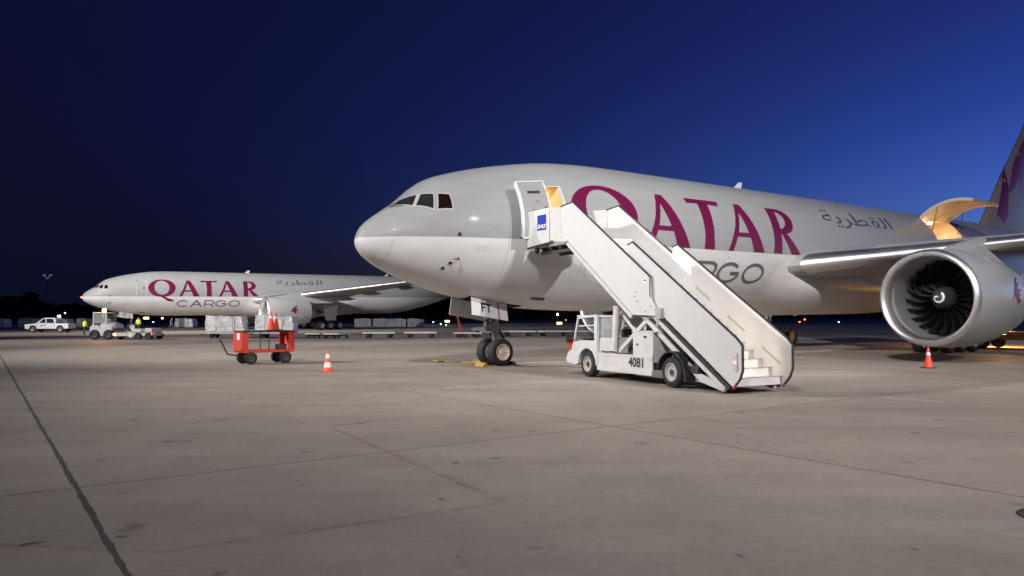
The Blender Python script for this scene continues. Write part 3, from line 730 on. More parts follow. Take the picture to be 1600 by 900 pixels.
    for sd in (1, -1):
        def bz(s): return ZC + _b(math.sqrt(s)) + (s - 5.9) * TAN
        y = -.70 * sd; s0, s1 = 4.32, 5.96
        m = MB(); m.extr([(s0, y, bz(s0) + .05), (s1, y, bz(s1) + .05), (s1, y - .12 * sd, bz(s1) - .60), (s0 - .02, y - .12 * sd, bz(s0) - .62)], (0, .045 * sd, 0))
        d = m.build('nose_gear_door', M['white'], root, bevel=.01)
        o3 = Vector((4.97, y - .055 * sd - .004 * sd, bz(5) - .24)); up = Vector((.0, .12 * sd, .66)); xd = Vector((s1 - s0, 0, bz(s1) - bz(s0)))
        if sd < 0: xd = -xd
        flat_text('letters', 'FT', .46, M['trim'], d, o3 + Vector((0, -.006 * sd, 0)), xd, up, center=True, bold=.012)
        q0 = Vector((5.5, y, bz(5.5) + .04)); m = MB(); m.extr([q0 + Vector((0, -.004 * sd, 0)), q0 + Vector((.06, -.004 * sd, -.01)), q0 + Vector((.06, -.124 * sd, -.66)), q0 + Vector((0, -.124 * sd, -.65))], (0, -.008 * sd, 0)); m.build('stripe', M['red'], d)
    # ---- tail
    fin = wing_mesh([(0, 48.8, 2.3, 12.0, .08), (0, 50.4, 3.0, 9.8, .09), (0, 59.3, 11.6, 4.9, .09), (0, 60.6, 13.2, 3.6, .08)], M['fin'], 'tail_fin', root, vertical=True)
    def fin_pt(s, z, sd):
        f = (z - 3.0) / 8.6; le = 50.4 + 8.9 * f; c = 9.8 - 4.9 * f; x = min(.98, max(.002, (s - le) / c)); t = .09
        y = 5 * t * (.2969 * math.sqrt(x) - .126 * x - .3516 * x * x + .2843 * x ** 3 - .1036 * x ** 4) * c
        return W(s, sd * (y + .015 + .02 * c * (0 if sd < 0 else 1) * (1 - (2 * x - 1) ** 2)), z)
    for sd in (1, -1):
        lg = MB()
        for L in oryx(57.9, 7.6, 3.4) + [[(52.6, 4.0), (54.4, 6.6), (55.3, 8.2), (54.9, 6.0), (54.3, 3.9), (53.4, 3.3)]]:
            me = curve_mesh([L]); bm = bmesh.new(); bm.from_mesh(me)
            for q in range(0, 20): bmesh.ops.bisect_plane(bm, geom=bm.verts[:] + bm.edges[:] + bm.faces[:], plane_co=(0, 3 + q * .5, 0), plane_no=(0, 1, 0))
            for q in range(0, 26): bmesh.ops.bisect_plane(bm, geom=bm.verts[:] + bm.edges[:] + bm.faces[:], plane_co=(51 + q * .5, 0, 0), plane_no=(1, 0, 0))
            bm.verts.index_update(); lg.add([fin_pt(v.co.x, v.co.y, sd) for v in bm.verts], [[v.index for v in f.verts] for f in bm.faces]); bm.free()
        lg.build('antelope_logo', M['burg'], fin)
        wing_mesh([(.6, 54.8, .9, 7.0, .1), (2.2, 55.9, 1.05, 6.2, .1), (10.6, 62.0, 2.0, 2.3, .09)], M['wing'], 'stabiliser', root, sd)
    return root

build0 = make_plane(); build_kids()
plane_far = copy_tree(build0)
# far aircraft: door and hold closed again
def closed_panels(root):
    skin_patch('cabin_door', FUS, [(5.98, 54.6), (7.18, 54.6), (7.18, 98.9), (5.98, 98.9)], .004, root, 6, 16)
    skin_patch('cargo_door', FUS, [(36.95, 36), (40.85, 36), (40.85, 99.5), (36.95, 99.5)], .004, root, 6, 20)
    m = MB(); p = surf(6.85, 76, .01); m.box(-.05, .05, -.03, .03, -.16, .16); o = m.build('door_handle', M['trim'], root); o.location = p
    return
closed_panels(plane_far)
def nav(root):
    m = MB(); m.lathe([(-.09, .02), (-.05, .07), (0, .08)], axis='x', n=12); m.lathe([(0, .08), (.05, .08), (.06, .001)], axis='x', n=12)
    o = m.build('nose_marker_lamp', M['lampr'], root); o.location = W(-.08, 0, -.57)
nav(plane_far)
AZP = R(90 - 53.3)
plane = build0
plane.location = (-5.406, 25.84, 0); plane.rotation_euler = (0, 0, AZP)
tag(plane, 'large grey and white cargo jet in the foreground with boarding stairs at its open door', 'aircraft', 'parked cargo jets')
plane_far.location = (-56.3, 98.0, -.1); plane_far.rotation_euler = (0, 0, AZP)
tag(plane_far, 'smaller looking grey and white cargo jet parked farther away on the left', 'aircraft', 'parked cargo jets')

for o in COL.objects:
    if o.parent == plane_far and o.name.split('.')[0] in ('nose_gear', 'main_gear'): o.location.z += .1

# open forward door of the near aircraft
def open_door(root):
    m = MB(); ds, dl = -1.14, .44; nu, nv = 6, 18
    def P(u, v, off): 
        p = surf(5.98 + 1.2 * u, 54.6 + 44.3 * v, off); return p + Vector((ds, -dl, 0))
    out = [P(i / nu, j / nv, .0) for j in range(nv + 1) for i in range(nu + 1)]; inn = [P(i / nu, j / nv, -.13) for j in range(nv + 1) for i in range(nu + 1)]
    k = nu + 1; N = k * (nv + 1)
    fs = [(j*k+i, j*k+i+1, (j+1)*k+i+1, (j+1)*k+i) for j in range(nv) for i in range(nu)]
    m.add(out + inn, fs + [tuple(N + q for q in reversed(f)) for f in fs])
    rim = [i for i in range(k)] + [j*k+nu for j in range(1, nv + 1)] + [nv*k+i for i in range(nu - 1, -1, -1)] + [j*k for j in range(nv - 1, 0, -1)]
    m.add(out + inn, [(rim[i], rim[(i+1) % len(rim)], N + rim[(i+1) % len(rim)], N + rim[i]) for i in range(len(rim))], 1)
    d = m.build('cabin_door', [FUS, M['white']], root, ang=30)
    # white raised seal round the edge
    e = MB(); path = [P(0.02, v / 18, .012) for v in range(19)] + [P(u / 6, 1, .012) for u in range(1, 6)] + [P(.98, v / 18, .012) for v in range(18, -1, -1)] + [P(u / 6, 0, .012) for u in range(5, 0, -1)]
    e.tube(path + [path[0]], .038, 8); e.build('edge_seal', M['white'], d)
    w_ = MB(); a = [P(.30, .19, .012), P(.74, .19, .012), P(.74, .235, .012), P(.30, .235, .012)]; w_.add(a, [(0, 1, 2, 3)]); w_.build('door_window', M['trim'], d)
    pm_ = mat('door_placard', (.26, .2, .22), .5)
    for (u0, u1, v0, v1) in ((.52, .68, .36, .40), (.36, .7, .52, .54), (.4, .72, .57, .62)):
        s_ = MB(); s_.add([P(u0, v0, .012), P(u1, v0, .012), P(u1, v1, .012), P(u0, v1, .012)], [(0, 1, 2, 3)]); s_.build('placard', pm_, d)
    h = MB(); h.add([P(.78, .48, .014), P(.88, .48, .014), P(.88, .57, .014), P(.78, .57, .014)], [(0, 1, 2, 3)]); h.build('door_handle', M['dsteel'], d)
    g_ = MB(); g_.bar(P(.9, .45, -.1), surf(6.04, 74, -.05), .1, .22); g_.bar(P(.9, .78, -.1), surf(6.04, 88, -.05), .08, .1); g_.build('hinge_arm', M['dsteel'], d)
    t_ = MB(); t_.bar(P(0, 1.0, -.08), P(1, 1.0, -.08), .14, .07); t_.build('door_foot', M['trim'], d)
    # doorway trim
    f_ = MB()
    for s0, s1 in ((6.0, 6.05), (7.11, 7.16)):
        f_.loft([[surf(s0, a, .01), surf(s1, a, .01), surf(s1, a, -.12), surf(s0, a, -.12)] for a in range(56, 99, 3)])
    f_.build('door_frame', M['white_worn'], root)
    L = bpy.data.lights.new('cabin_light', 'POINT'); L.energy = 7; L.color = (1, .80, .48); L.shadow_soft_size = .1
    o = bpy.data.objects.new('cabin_light', L); COL.objects.link(o); o.parent = root; o.location = W(6.6, 1.7, 1.35)
    c_ = MB(); c_.box(-.3, .3, -.08, .08, -.02, .02); c_.build('cabin_lamp', M['lampy'], root, loc=W(6.6, 1.5, 1.58))
open_door(plane)
def open_cargo_door(root):
    # upward-hinged hold door, swung out
    a0, a1 = 36.0, 99.0; hinge = surf(38.9, a0); hy, hz = hinge.y, hinge.z; ang = R(82)
    rings = []
    for off in (.0, -.16):
        g_ = []
        for j in range(17):
            a = a0 + (a1 - a0) * j / 16; row = []
            for s in (37.02, 38.9, 40.78):
                p = surf(s, a, off); dy, dz = p.y - hy, p.z - hz
                row.append(Vector((p.x, hy + dy * math.cos(-ang) - dz * math.sin(-ang), hz + dy * math.sin(-ang) + dz * math.cos(-ang))))
            g_.append(row)
        rings.append(g_)
    m = MB(); ring = [[*rings[0][j], *reversed(rings[1][j])] for j in range(17)]; m.loft(ring)
    d = m.build('cargo_door', [M['nac']], root, ang=40)
    q = rings[1]
    for s in (0, 1, 2):
        e = MB(); e.tube([q[j][s] for j in range(17)], .05, 6); e.build('door_rib', M['hold'], d)
    for s in (0, 2):
        k = MB(); k.bar(q[6][s], surf((37.15, 0, 40.65)[s], 58, -.1), .035, .035); k.build('door_actuator', M['dsteel'], d)
    for i, s in enumerate((37.6, 38.7, 39.7)):
        c_ = MB(); c_.box(-.14, .14, -.1, .1, -.03, .03); c_.build('hold_lamp', M['lampw'], root, loc=W(s, 1.25, 2.36))
    for s in (37.8, 39.8):
        L = bpy.data.lights.new('hold_light', 'POINT'); L.energy = 40; L.color = (1, .62, .32); L.shadow_soft_size = .15
        o = bpy.data.objects.new('hold_light', L); COL.objects.link(o); o.parent = root; o.location = W(s, 1.9, 1.5)
    c_ = MB(); 
    for k2 in range(3): c_.box(-.02 + k2 * .0, .02, -.02, .02, 0, .01)
open_cargo_door(plane)

# ------------------------------------------------------------------ boarding stairs truck  (local x = to the right of travel, y = towards the aircraft)
def stairs_truck():
    root = empty('stairs_truck', (5.349, 18.198, 0), R(27.2))
    tag(root, 'white self-propelled boarding stairs truck numbered 4081 at the open aircraft door', 'stairs truck')
    Wd, e = 1.69, .06
    WH = M['white']
    # --- wheels
    for k, R_ in ((6.31, .41), (2.21, .415)):
        for x in (.04, 1.66): wheel(root, (x, k, R_), R_, .28, axis='x')
    # --- chassis
    m = MB(); m.box(.05, 1.65, 1.3, 7.2, .42, .62); m.box(.25, 1.45, .45, 1.4, .26, .42); m.build('chassis', M['dsteel'], root, bevel=.01)
    for sd in (0, 1):
        x = -.1 if sd == 0 else 1.76; s = 1 if sd == 0 else -1
        m = MB(); m.box(min(x, x + s * .05), max(x, x + s * .05), 3.0, 5.72, .30, .80); m.box(min(x - s * .025, x), max(x - s * .025, x), 3.0, 5.72, .26, .38); m.box(min(x - s * .012, x), max(x - s * .012, x), 3.02, 5.70, .73, .75)
        sk = m.build('side_skirt', M['white_worn'], root, bevel=.012)
        flat_text('number', '4081', .38, M['trim'], sk, (x - s * .006, 3.75, .60) if sd == 0 else (x + .006, 3.75, .60), (0, -s, 0), (0, 0, 1), bold=.010)
        # mudguard over the rear wheel
        m = MB(); x0, x1 = (-.12, .22) if sd == 0 else (1.50, 1.84); ring = []
        for a in range(0, 181, 12):
            c, q = math.cos(R(a)), math.sin(R(a)); ring.append([(x0, 2.21 + .53 * c, .45 + .50 * q), (x1, 2.21 + .53 * c, .45 + .50 * q), (x1, 2.21 + .56 * c, .45 + .53 * q), (x0, 2.21 + .56 * c, .45 + .53 * q)])
        m.loft(ring); m.box(x0, x1, 1.6, 1.66, .2, .5); m.build('mudguard', M['trim'], root, ang=40)
    m = MB(); m.box(0, 1.66, 3.0, 5.7, .62, .78); m.build('deck', M['white_worn'], root, bevel=.01)
    # --- cab (low, glazed, with wheel arch)
    prof = [(5.74, .42), (5.80, .42)]
    for a in range(180, -1, -15): prof.append((6.31 - .50 * -math.cos(R(a)), .42 + .50 * math.sin(R(a))))
    prof = [(5.74, .36)] + [(6.31 + .5 * math.cos(R(a)), .40 + .5 * math.sin(R(a))) for a in range(180, -1, -15)] + [(7.02, .34), (7.5, .40), (7.56, .52), (7.5, .66), (7.32, .84), (7.14, 1.06), (6.7, 1.15), (5.74, 1.15)]
    m = MB(); m.extr([(-.12, k, z) for k, z in prof], (.2, 0, 0)); m.extr([(1.58, k, z) for k, z in prof], (.2, 0, 0))
    m.extr([(.08, k, z) for k, z in [(6.95, .42), (7.5, .42), (7.54, .52), (7.48, .66), (7.3, .84), (7.12, 1.06), (6.95, 1.08)]], (1.5, 0, 0)); m.box(.08, 1.58, 5.74, 5.82, .6, 1.15)
    cab = m.build('cab_body', WH, root, bevel=.02)
    m = MB()
    for x in (-.07, 1.73):
        m.bar((x, 5.80, 1.12), (x, 5.80, 1.93), .10, .16); m.bar((x, 7.13, 1.03), (x, 6.86, 1.86), .06, .06); m.bar((x, 6.86, 1.86), (x, 5.75, 1.94), .07, .07)
        m.bar((x, 6.85, 1.6), (x, 5.8, 1.64), .03, .04)
    m.bar((-.07, 6.86, 1.86), (1.73, 6.86, 1.86), .07, .07); m.box(-.1, 1.76, 5.72, 6.9, 1.90, 1.95); m.build('cab_frame', WH, root, bevel=.008)
    m = MB(); m.add([(0, 7.12, 1.06), (1.66, 7.12, 1.06), (1.66, 6.87, 1.84), (0, 6.87, 1.84)], [(0, 1, 2, 3)]); m.build('windscreen', M['glass_c'], root)
    m = MB(); m.box(.25, .75, 5.95, 6.4, .75, .95); m.box(.25, .75, 5.86, 5.98, .9, 1.5); m.box(.95, 1.45, 5.95, 6.4, .75, .95); m.box(.95, 1.45, 5.86, 5.98, .9, 1.5); m.build('seat', M['trim'], root, bevel=.04)
    m = MB(); m.tube([(.5 + .17 * math.cos(R(a)), 6.72 + .06 * math.sin(R(a)), 1.2 + .16 * math.sin(R(a))) for a in range(0, 361, 30)], .014, 6); m.bar((.5, 6.72, 1.2), (.5, 6.95, 1.0), .04, .04); m.build('steering_wheel', M['trim'], root)
    m = MB(); m.box(.1, 1.56, 6.85, 7.0, .95, 1.2); m.build('dashboard', M['trim'], root, bevel=.03)
    m = MB(); m.box(-.30, -.10, 7.2, 7.26, 1.05, 1.32); m.bar((-.14, 7.0, 1.2), (-.25, 7.2, 1.2), .03, .03); m.build('mirror', M['trim'], root, bevel=.01)
    m = MB(); m.box(-.2, .02, 7.20, 7.34, .86, 1.2); m.build('marker_flag', M['orange'], root, bevel=.01)
    for x in (.1, 1.45):
        m = MB(); m.box(x, x + .2, 7.49, 7.545, .62, .74); m.build('headlight', M['strip'], root, bevel=.02)
    # low screen box behind the cab
    m = MB(); m.box(-.02, 1.66, 4.95, 5.72, .80, 1.26); m.build('rear_bulkhead', M['white_worn'], root, bevel=.01)
    m = MB(); m.box(0, .02, 4.98, 5.70, 1.27, 1.9); m.build('cab_side_glass', M['glass_c'], root)
    m = MB(); m.bar((0, 5.0, 1.92), (0, 5.74, 1.92), .04, .04); m.bar((0, 5.0, 1.26), (0, 5.0, 1.92), .04, .04); m.build('glass_rail', WH, root)
    # --- lift cylinders, scissor braces
    for x in (.02, 1.64):
        m = MB(); m.cyl((x, 4.98, .80), (x, 4.86, 2.18), .095, .095, 18); m.cyl((x, 4.86, 2.17), (x, 4.86, 2.22), .11, .11, 18); cy = m.build('lift_cylinder', WH, root)
        m = MB(); m.cyl((x, 4.86, 2.2), (x, 4.80, 2.66), .045, .045, 12); m.cyl((x - .08, 4.8, 2.68), (x + .08, 4.8, 2.68), .07, n=12); m.build('piston', M['chrome'], cy)
        m = MB(); m.bar((x + .1, 4.85, .86), (x + .1, 3.2, 2.02), .08, .12); m.bar((x + .16, 4.7, 1.95), (x + .16, 3.45, .95), .08, .12); m.build('scissor_brace', M['white_worn'], root, bevel=.01)
    m = MB(); m.box(-.06, 1.2, 3.02, 3.95, .78, 1.46); m.box(-.07, 1.21, 2.92, 4.0, 1.46, 1.50); bx = m.build('equipment_box', M['white_worn'], root, bevel=.015)
    m = MB(); m.box(-.075, -.06, 3.3, 3.42, 1.3, 1.36); m.box(-.075, -.06, 3.7, 3.76, 1.08, 1.14); m.build('latch', M['trim'], bx)
    m = MB(); m.box(.3, 1.4, 4.05, 4.7, .8, 1.35); m.build('engine_block', M['dsteel'], root, bevel=.03)
    m = MB(); m.tube([(-.1, 5.5, .86), (-.14, 5.2, .84), (-.12, 4.9, .86), (-.02, 4.6, .80), (.1, 4.2, .82)], .02, 6); m.build('hydraulic_hose', M['trim'], root)
    # --- stairs: lower section
    def panel(poly, x, t, name, parent=root, mt=WH, edge=None):
        p = MB(); p.extr([(x, k, z) for k, z in poly], (t, 0, 0)); o = p.build(name, mt, parent, bevel=.006)
        if edge:
            q = MB(); pts = [Vector((x + t / 2, k, z)) for k, z in edge]
            for a, b_ in zip(pts[:-1], pts[1:]): q.bar(a, b_ + (b_ - a).normalized() * .01, .055, .035)
            q.build('edge_strip', M['trim'], o)
        return o
    low = [(.0, .19), (-.22, .42), (-.30, .62), (-.30, 1.20), (-.12, 1.36), (4.02, 4.06), (4.25, 4.0), (4.3, 3.0)]
    up = [(2.68, 1.92), (3.04, 2.40), (3.07, 3.01), (7.17, 5.66), (7.90, 5.60), (7.74, 4.41), (7.46, 4.41), (3.9, 1.96)]
    for sd in (0, 1):
        xl = .0 if sd == 0 else Wd - .03; xu = -e - .03 if sd == 0 else Wd + e
        lp = panel(low, xl, .03, 'stair_side_panel', edge=[(.0, .17), (-.23, .40), (-.32, .62), (-.32, 1.21), (-.13, 1.385), (4.02, 4.085), (4.25, 4.02)])
        upn = panel(up, xu, .03, 'stair_side_panel', edge=[(3.09, 2.45), (3.09, 3.02), (7.17, 5.685), (7.92, 5.625)])
        # stringers under the panels
        m = MB(); m.bar((xl + .02, .12, .16), (xl + .02, 4.4, 2.94), .07, .10); m.build('stringer', M['trim'], root)
        m = MB(); m.bar((xl + .03, .30, .12), (xl + .03, 4.3, 2.72), .06, .12); m.build('stringer', M['white_worn'], root)
        m = MB(); pts = [(xl + .1, .35, .14), (xl + .1, 1.3, .34), (xl + .1, 3.75, 2.0)]
        m.bar(pts[0], pts[1], .08, .2); m.bar(pts[1], pts[2], .08, .13); m.build('support_arm', M['white_worn'], root, bevel=.01)
        m = MB(); m.bar((xu + .015, 3.95, 1.90), (xu + .015, 7.5, 4.34), .06, .12); m.build('stringer', M['white_worn'], root)
        # reflective strips on the inner faces
        xi = xl + (.033 if sd == 0 else -.003); xj = xu + (.033 if sd == 0 else -.003)
        for k0 in (.05, 1.3, 2.6):
            q = MB(); c0 = .63 + k0 * .652
            q.add([(xi, k0, c0), (xi, k0 + .62, c0 + .404), (xi, k0 + .62, c0 + .494), (xi, k0, c0 + .09)], [(0, 1, 2, 3)]); q.build('reflective_strip', M['strip'], lp, fix=False)
        for k0 in (4.75, 5.7):
            q = MB(); c0 = .96 + k0 * .652
            q.add([(xj, k0, c0), (xj, k0 + .6, c0 + .39), (xj, k0 + .6, c0 + .47), (xj, k0, c0 + .08)], [(0, 1, 2, 3)]); q.build('reflective_strip', M['strip'], upn, fix=False)
        # lamps at the foot
        xo = -.035 if sd == 0 else Wd
        m = MB(); m.box(xo, xo + .035, -.17, -.05, .60, 1.02); hs = m.build('tail_lamp', WH, lp, bevel=.006)
        m = MB()
        for z0 in (.86, .63): m.lathe([(0, .045), (.02, .05), (.03, .001)], (xo - .008 if sd == 0 else xo + .012, -.11, z0 + .06), 'x', 12)
        m.build('tail_lens', M['red'], hs)
        m = MB(); m.lathe([(0, .03), (.02, .035), (.03, .001)], (xo - .012, -.11, .80), 'x', 10); m.build('tail_bulb', M['lampr'], hs)
        m = MB(); m.extr([(xl - .02, .02, .15), (xl - .02, -.1, .30), (xl - .02, -.18, .36), (xl - .02, -.02, .15)], (.07, 0, 0)); m.build('foot_marker', M['red'], lp)
    # printed plates and bolts on the near upper panel
    m = MB(); m.lathe([(0, .085), (-.004, .085), (-.005, .001)], (-e - .031, 3.32, 2.92), 'x', 20); pl = m.build('makers_plate', M['conew'], root)
    m = MB(); m.box(-e - .040, -e - .037, 3.27, 3.37, 2.91, 2.95); m.build('plate_print', M['trim'], pl)
    m = MB()
    for k, z in ((3.05, 2.2), (3.3, 2.05), (3.75, 2.6), (3.68, 2.35), (3.8, 2.48)): m.cyl((-e - .045, k, z), (-e - .028, k, z), .018, n=8)
    m.build('bolt', M['dsteel'], root)
    m = MB(); m.box(-e - .05, .02, 2.62, 2.86, 1.84, 2.14); m.build('guide_block', M['rim'], root, bevel=.01)
    # steps
    nst = 21; rise, run = (4.46 - .20) / nst, 6.55 / nst
    sm = MB(); sm.box(.035, Wd - .035, 0, run + .03, -.03, 0); sm.box(.035, Wd - .035, 0, .012, -rise + .002, -.031)
    stp = sm.mesh('step', M['white_worn'], smooth=False)
    nm = MB(); nm.box(.035, Wd - .035, -.012, .03, .001, .008); nos = nm.mesh('nosing', M['tread'], smooth=False)
    for i in range(nst):
        s_ = inst('step', stp, root, (0, .02 + i * run, .20 + (i + 1) * rise)); inst('nosing', nos, s_)
    # platform
    m = MB(); m.box(-.03, Wd + .03, 6.5, 9.62, 4.34, 4.48); m.build('platform_floor', M['tread'], root, bevel=.01)
    m = MB()
    for k in (7.5, 8.1, 8.75, 9.3): m.box(.0, Wd, k, k + .07, 4.2, 4.338)
    for x in (.05, .8, 1.56): m.box(x, x + .08, 7.2, 9.5, 4.1, 4.2)
    m.build('platform_frame', M['dsteel'], root)
    for sd in (0, 1):
        x = -.05 if sd == 0 else Wd + .02
        m = MB(); m.extr([(x, k, z) for k, z in ((7.70, 4.40), (8.72, 4.52), (8.72, 5.71), (7.88, 5.62))], (.03, 0, 0)); a = m.build('platform_side_panel', M['white_worn'], root, bevel=.006)
        q = MB()
        for z in (4.6, 4.8, 5.0, 5.2, 5.4, 5.58): q.cyl((x - .006, 8.0, z), (x + .036, 8.0, z), .014, n=8)
        q.build('bolt', M['dsteel'], a)
        m = MB(); xx = x - .03 if sd == 0 else x + .03
        m.extr([(xx, k, z) for k, z in ((8.74, 4.50), (9.42, 4.32), (9.42, 5.58), (8.74, 5.70))], (.03, 0, 0))
        m.v = [(vx + (-.72 if sd == 0 else .3) * (vy - 8.74), vy, vz) for vx, vy, vz in m.v]; b_ = m.build('platform_side_panel', WH, root, bevel=.006)
        if sd == 0:
            SK = lambda k, z, o: (xx - .004 - .72 * (k - 8.74) - o, k, z)
            q = MB(); q.add([SK(8.82, 4.94, 0), SK(9.10, 4.90, 0), SK(9.10, 5.44, 0), SK(8.82, 5.48, 0)], [(0, 1, 2, 3)]); sg = q.build('airline_sign', M['blue'], b_, fix=False)
            flat_text('sign_lettering', 'SAS', .19, M['conew'], sg, SK(8.96, 5.06, .004), (.72, -1, .1), (0, 0, 1), shear=.25, bold=.006, off=.002)
        m = MB(); kx = -.72 if sd == 0 else .3; m.bar((xx + .015, 8.74, 4.48), (xx + .015 + kx * .68, 9.42, 4.30), .05, .05); m.build('edge_strip', M['trim'], b_)
    m = MB(); m.box(-.05, .12, 8.5, 8.72, 4.42, 4.54); m.build('bracket', M['trim'], root)
    wheel(root, (-.0, 9.72, 4.28), .12, .09, rim=M['steel'], axis='x', name='bumper_wheel')
    m = MB(); m.cyl((-.0, 9.66, 4.4), (Wd, 9.66, 4.4), .085, n=12); m.build('bumper', M['black'], root)
    # step lamps inside the foot of the stairs
    for k in (-.06, .85, 2.0, 3.2):
        m = MB(); m.box(.032, .05, k, k + .12, .94 + k * .652, 1.0 + k * .652); m.build('step_lamp', M['lampy'], root)
        L = bpy.data.lights.new('step_light', 'SPOT'); L.spot_size = R(140); L.spot_blend = .5; L.energy = 46 if k < 0 else 26 if k < 1 else 7; L.color = (1, .80, .62); L.shadow_soft_size = .06
        o = bpy.data.objects.new('step_light', L); COL.objects.link(o); o.parent = root; o.location = (.16, k + .06, .98 + k * .652); o.rotation_euler = Vector((.55, 1, -.05)).to_track_quat('-Z', 'Y').to_euler()
    return root
stairs_truck()

# ------------------------------------------------------------------ traffic cones
def cone(loc, label, bands, tilt=0, h=.77, square=True, group=None):
    root = empty('traffic_cone', loc, tilt); tag(root, label, 'cone', group)
    m = MB(); m.box(-.2, .2, -.2, .2, 0, .035); m.build('base', M['cone'] if bands else M['trim'], root, bevel=.015)
    pr = [(.035, .165), (.05, .150), (h - .02, .028), (h, .02), (h, .001)]; m = MB(); m.lathe(pr, axis='z', n=24); m.build('body', M['cone'], root)
    def rad(z): return .150 + (.028 - .150) * (z - .05) / (h - .07)
    for z0, z1 in bands or ((h * .62, h * .76),):
        m = MB(); m.lathe([(z0, rad(z0) + .003), (z1, rad(z1) + .003)], axis='z', n=24); m.build('band', M['conew'], root)
    return root
cone((-6.37, 25.96, 0), 'orange and white striped traffic cone standing alone on the concrete', ((.16, .33), (.47, .62)), .4)
cone((15.47, 27.9, 0), 'plain orange-red traffic cone under the big jet engine', None, .2)

# ------------------------------------------------------------------ orange equipment cart
cart = empty('equipment_cart', (-10.15, 30.75, 0), AZP + R(4)); tag(cart, 'orange two-deck equipment cart with black tyres and open sides', 'cart')
Lh, Wh_ = 1.06, .46
m = MB(); m.box(-Lh, Lh, -Wh_, Wh_, .46, .56); m.build('lower_deck', M['orange'], cart, bevel=.01)
m = MB(); m.box(-Lh - .02, Lh + .02, -Wh_ - .02, Wh_ + .02, 1.27, 1.34); m.build('top_deck', M['trim'], cart, bevel=.01)
for x, n_ in ((-Lh, -1), (Lh, 1)):
    m = MB(); m.box(x - .04, x + .04, -Wh_, Wh_, .52, 1.27)
    for sg in (-1, 1): m.box(min(x, x - n_ * .22), max(x, x - n_ * .22), sg * Wh_ - .02, sg * Wh_ + .02, .54, 1.265)
    ep = m.build('end_panel', M['orange'], cart, bevel=.012)
m = MB(); m.box(-Lh - .046, -Lh - .041, -.22, .06, .98, 1.24); m.build('label_plate', M['conew'], cart)
m = MB(); m.box(.0, .03, -Wh_, -Wh_ + .03, .56, 1.27); m.box(0, .03, Wh_ - .03, Wh_, .56, 1.27); m.build('post', M['trim'], cart)
for x in (-.72, .72):
    m = MB(); m.box(x - .05, x + .05, -.4, .4, .2, .3); m.box(x - .04, x + .04, -.2, .2, .3, .46); m.build('axle', M['dsteel'], cart)
    for y in (-.42, .42): wheel(cart, (x, y, .25), .25, .17, rim=M['dsteel'], axis='y')
m = MB(); m.bar((-.72, 0, .28), (-1.5, 0, .42), .06, .06); m.bar((-1.5, 0, .42), (-1.78, 0, .98), .05, .05); m.box(-1.82, -1.74, -.12, .12, .95, 1.0); m.build('tow_bar', M['dsteel'], cart)
ct = lambda x, y, z: tuple(cart.matrix_basis @ Vector((x, y, z)))
cart.matrix_basis
bpy.context.view_layer.update()
cone(ct(.22, -.12, 1.34), 'orange-red cone on the cart top, the left of the two', None, .3, .8)
cone(ct(.52, .12, 1.34), 'orange-red cone on the cart top, the right of the two', None, .7, .76)
bxr = empty('tool_box', ct(.62, -.2, .56), AZP); tag(bxr, 'small black tool box on the lower deck of the orange cart', 'box')
m = MB(); m.box(-.2, .2, -.13, .13, 0, .17); m.build('body', M['trim'], bxr, bevel=.015)
m = MB(); m.box(-.21, .21, -.14, .14, .171, .21); ld = m.build('lid', M['dsteel'], bxr, bevel=.015)
m = MB(); m.tube([(-.08, 0, .21), (-.08, 0, .25), (.08, 0, .25), (.08, 0, .21)], .012, 6); m.build('handle', M['trim'], ld)

# ------------------------------------------------------------------ chocks and cables at the nose wheels
def P1(s, l): v = plane.matrix_basis @ Vector((s, -l, 0)); return v
for s, nm in ((5.2, 'yellow wheel chock in front of the jet nose wheels'), (6.55, 'dark wheel chock behind the jet nose wheels')):
    p = P1(s, .1); c = empty('wheel_chock', (p.x, p.y, 0), AZP); tag(c, nm, 'chock')
    m = MB(); m.extr([(-.13, -.3, 0), (.13, -.3, 0), (.05, -.3, .15), (-.05, -.3, .15)], (0, .6, 0)); m.build('wedge', M['yellow'] if s < 6 else M['dsteel'], c, bevel=.01)
    m = MB(); m.tube([(0, .29, .1), (.1, .45, .06), (0, .6, .03)], .018, 6); m.build('rope', M['trim'], c)
def cable(pts, r, mt, label, cat='cable', name='ground_cable'):
    out = []
    P = [Vector(p) for p in pts]
    for i in range(len(P) - 1):
        a, b_, c, d = P[max(i - 1, 0)], P[i], P[i + 1], P[min(i + 2, len(P) - 1)]
        for k in range(8):
            t = k / 8; out.append(.5 * (2 * b_ + (c - a) * t + (2 * a - 5 * b_ + 4 * c - d) * t * t + (3 * b_ - a - 3 * c + d) * t ** 3))
    m = MB(); m.tube(out + [P[-1]], r, 8); o = m.build(name, mt); tag(o, label, cat)
cable([(-.8, 30.2, .03), (-1.6, 31.4, .03), (-2.3, 31.2, .03), (-3.4, 31.9, .03)], .03, M['yellow'], 'yellow cable on the ground left of the nose wheels')
cable([(-.9, 30.6, .03), (-1.7, 30.9, .03), (-2.6, 31.5, .03), (-3.1, 31.4, .03)], .026, M['yellow'], 'second yellow cable crossing the first beside the nose wheels')
cable([(.0, 29.2, .02), (.9, 28.4, .02), (1.9, 28.6, .02), (2.6, 28.1, .02)], .014, M['dsteel'], 'thin dark cable on the ground right of the nose wheels')

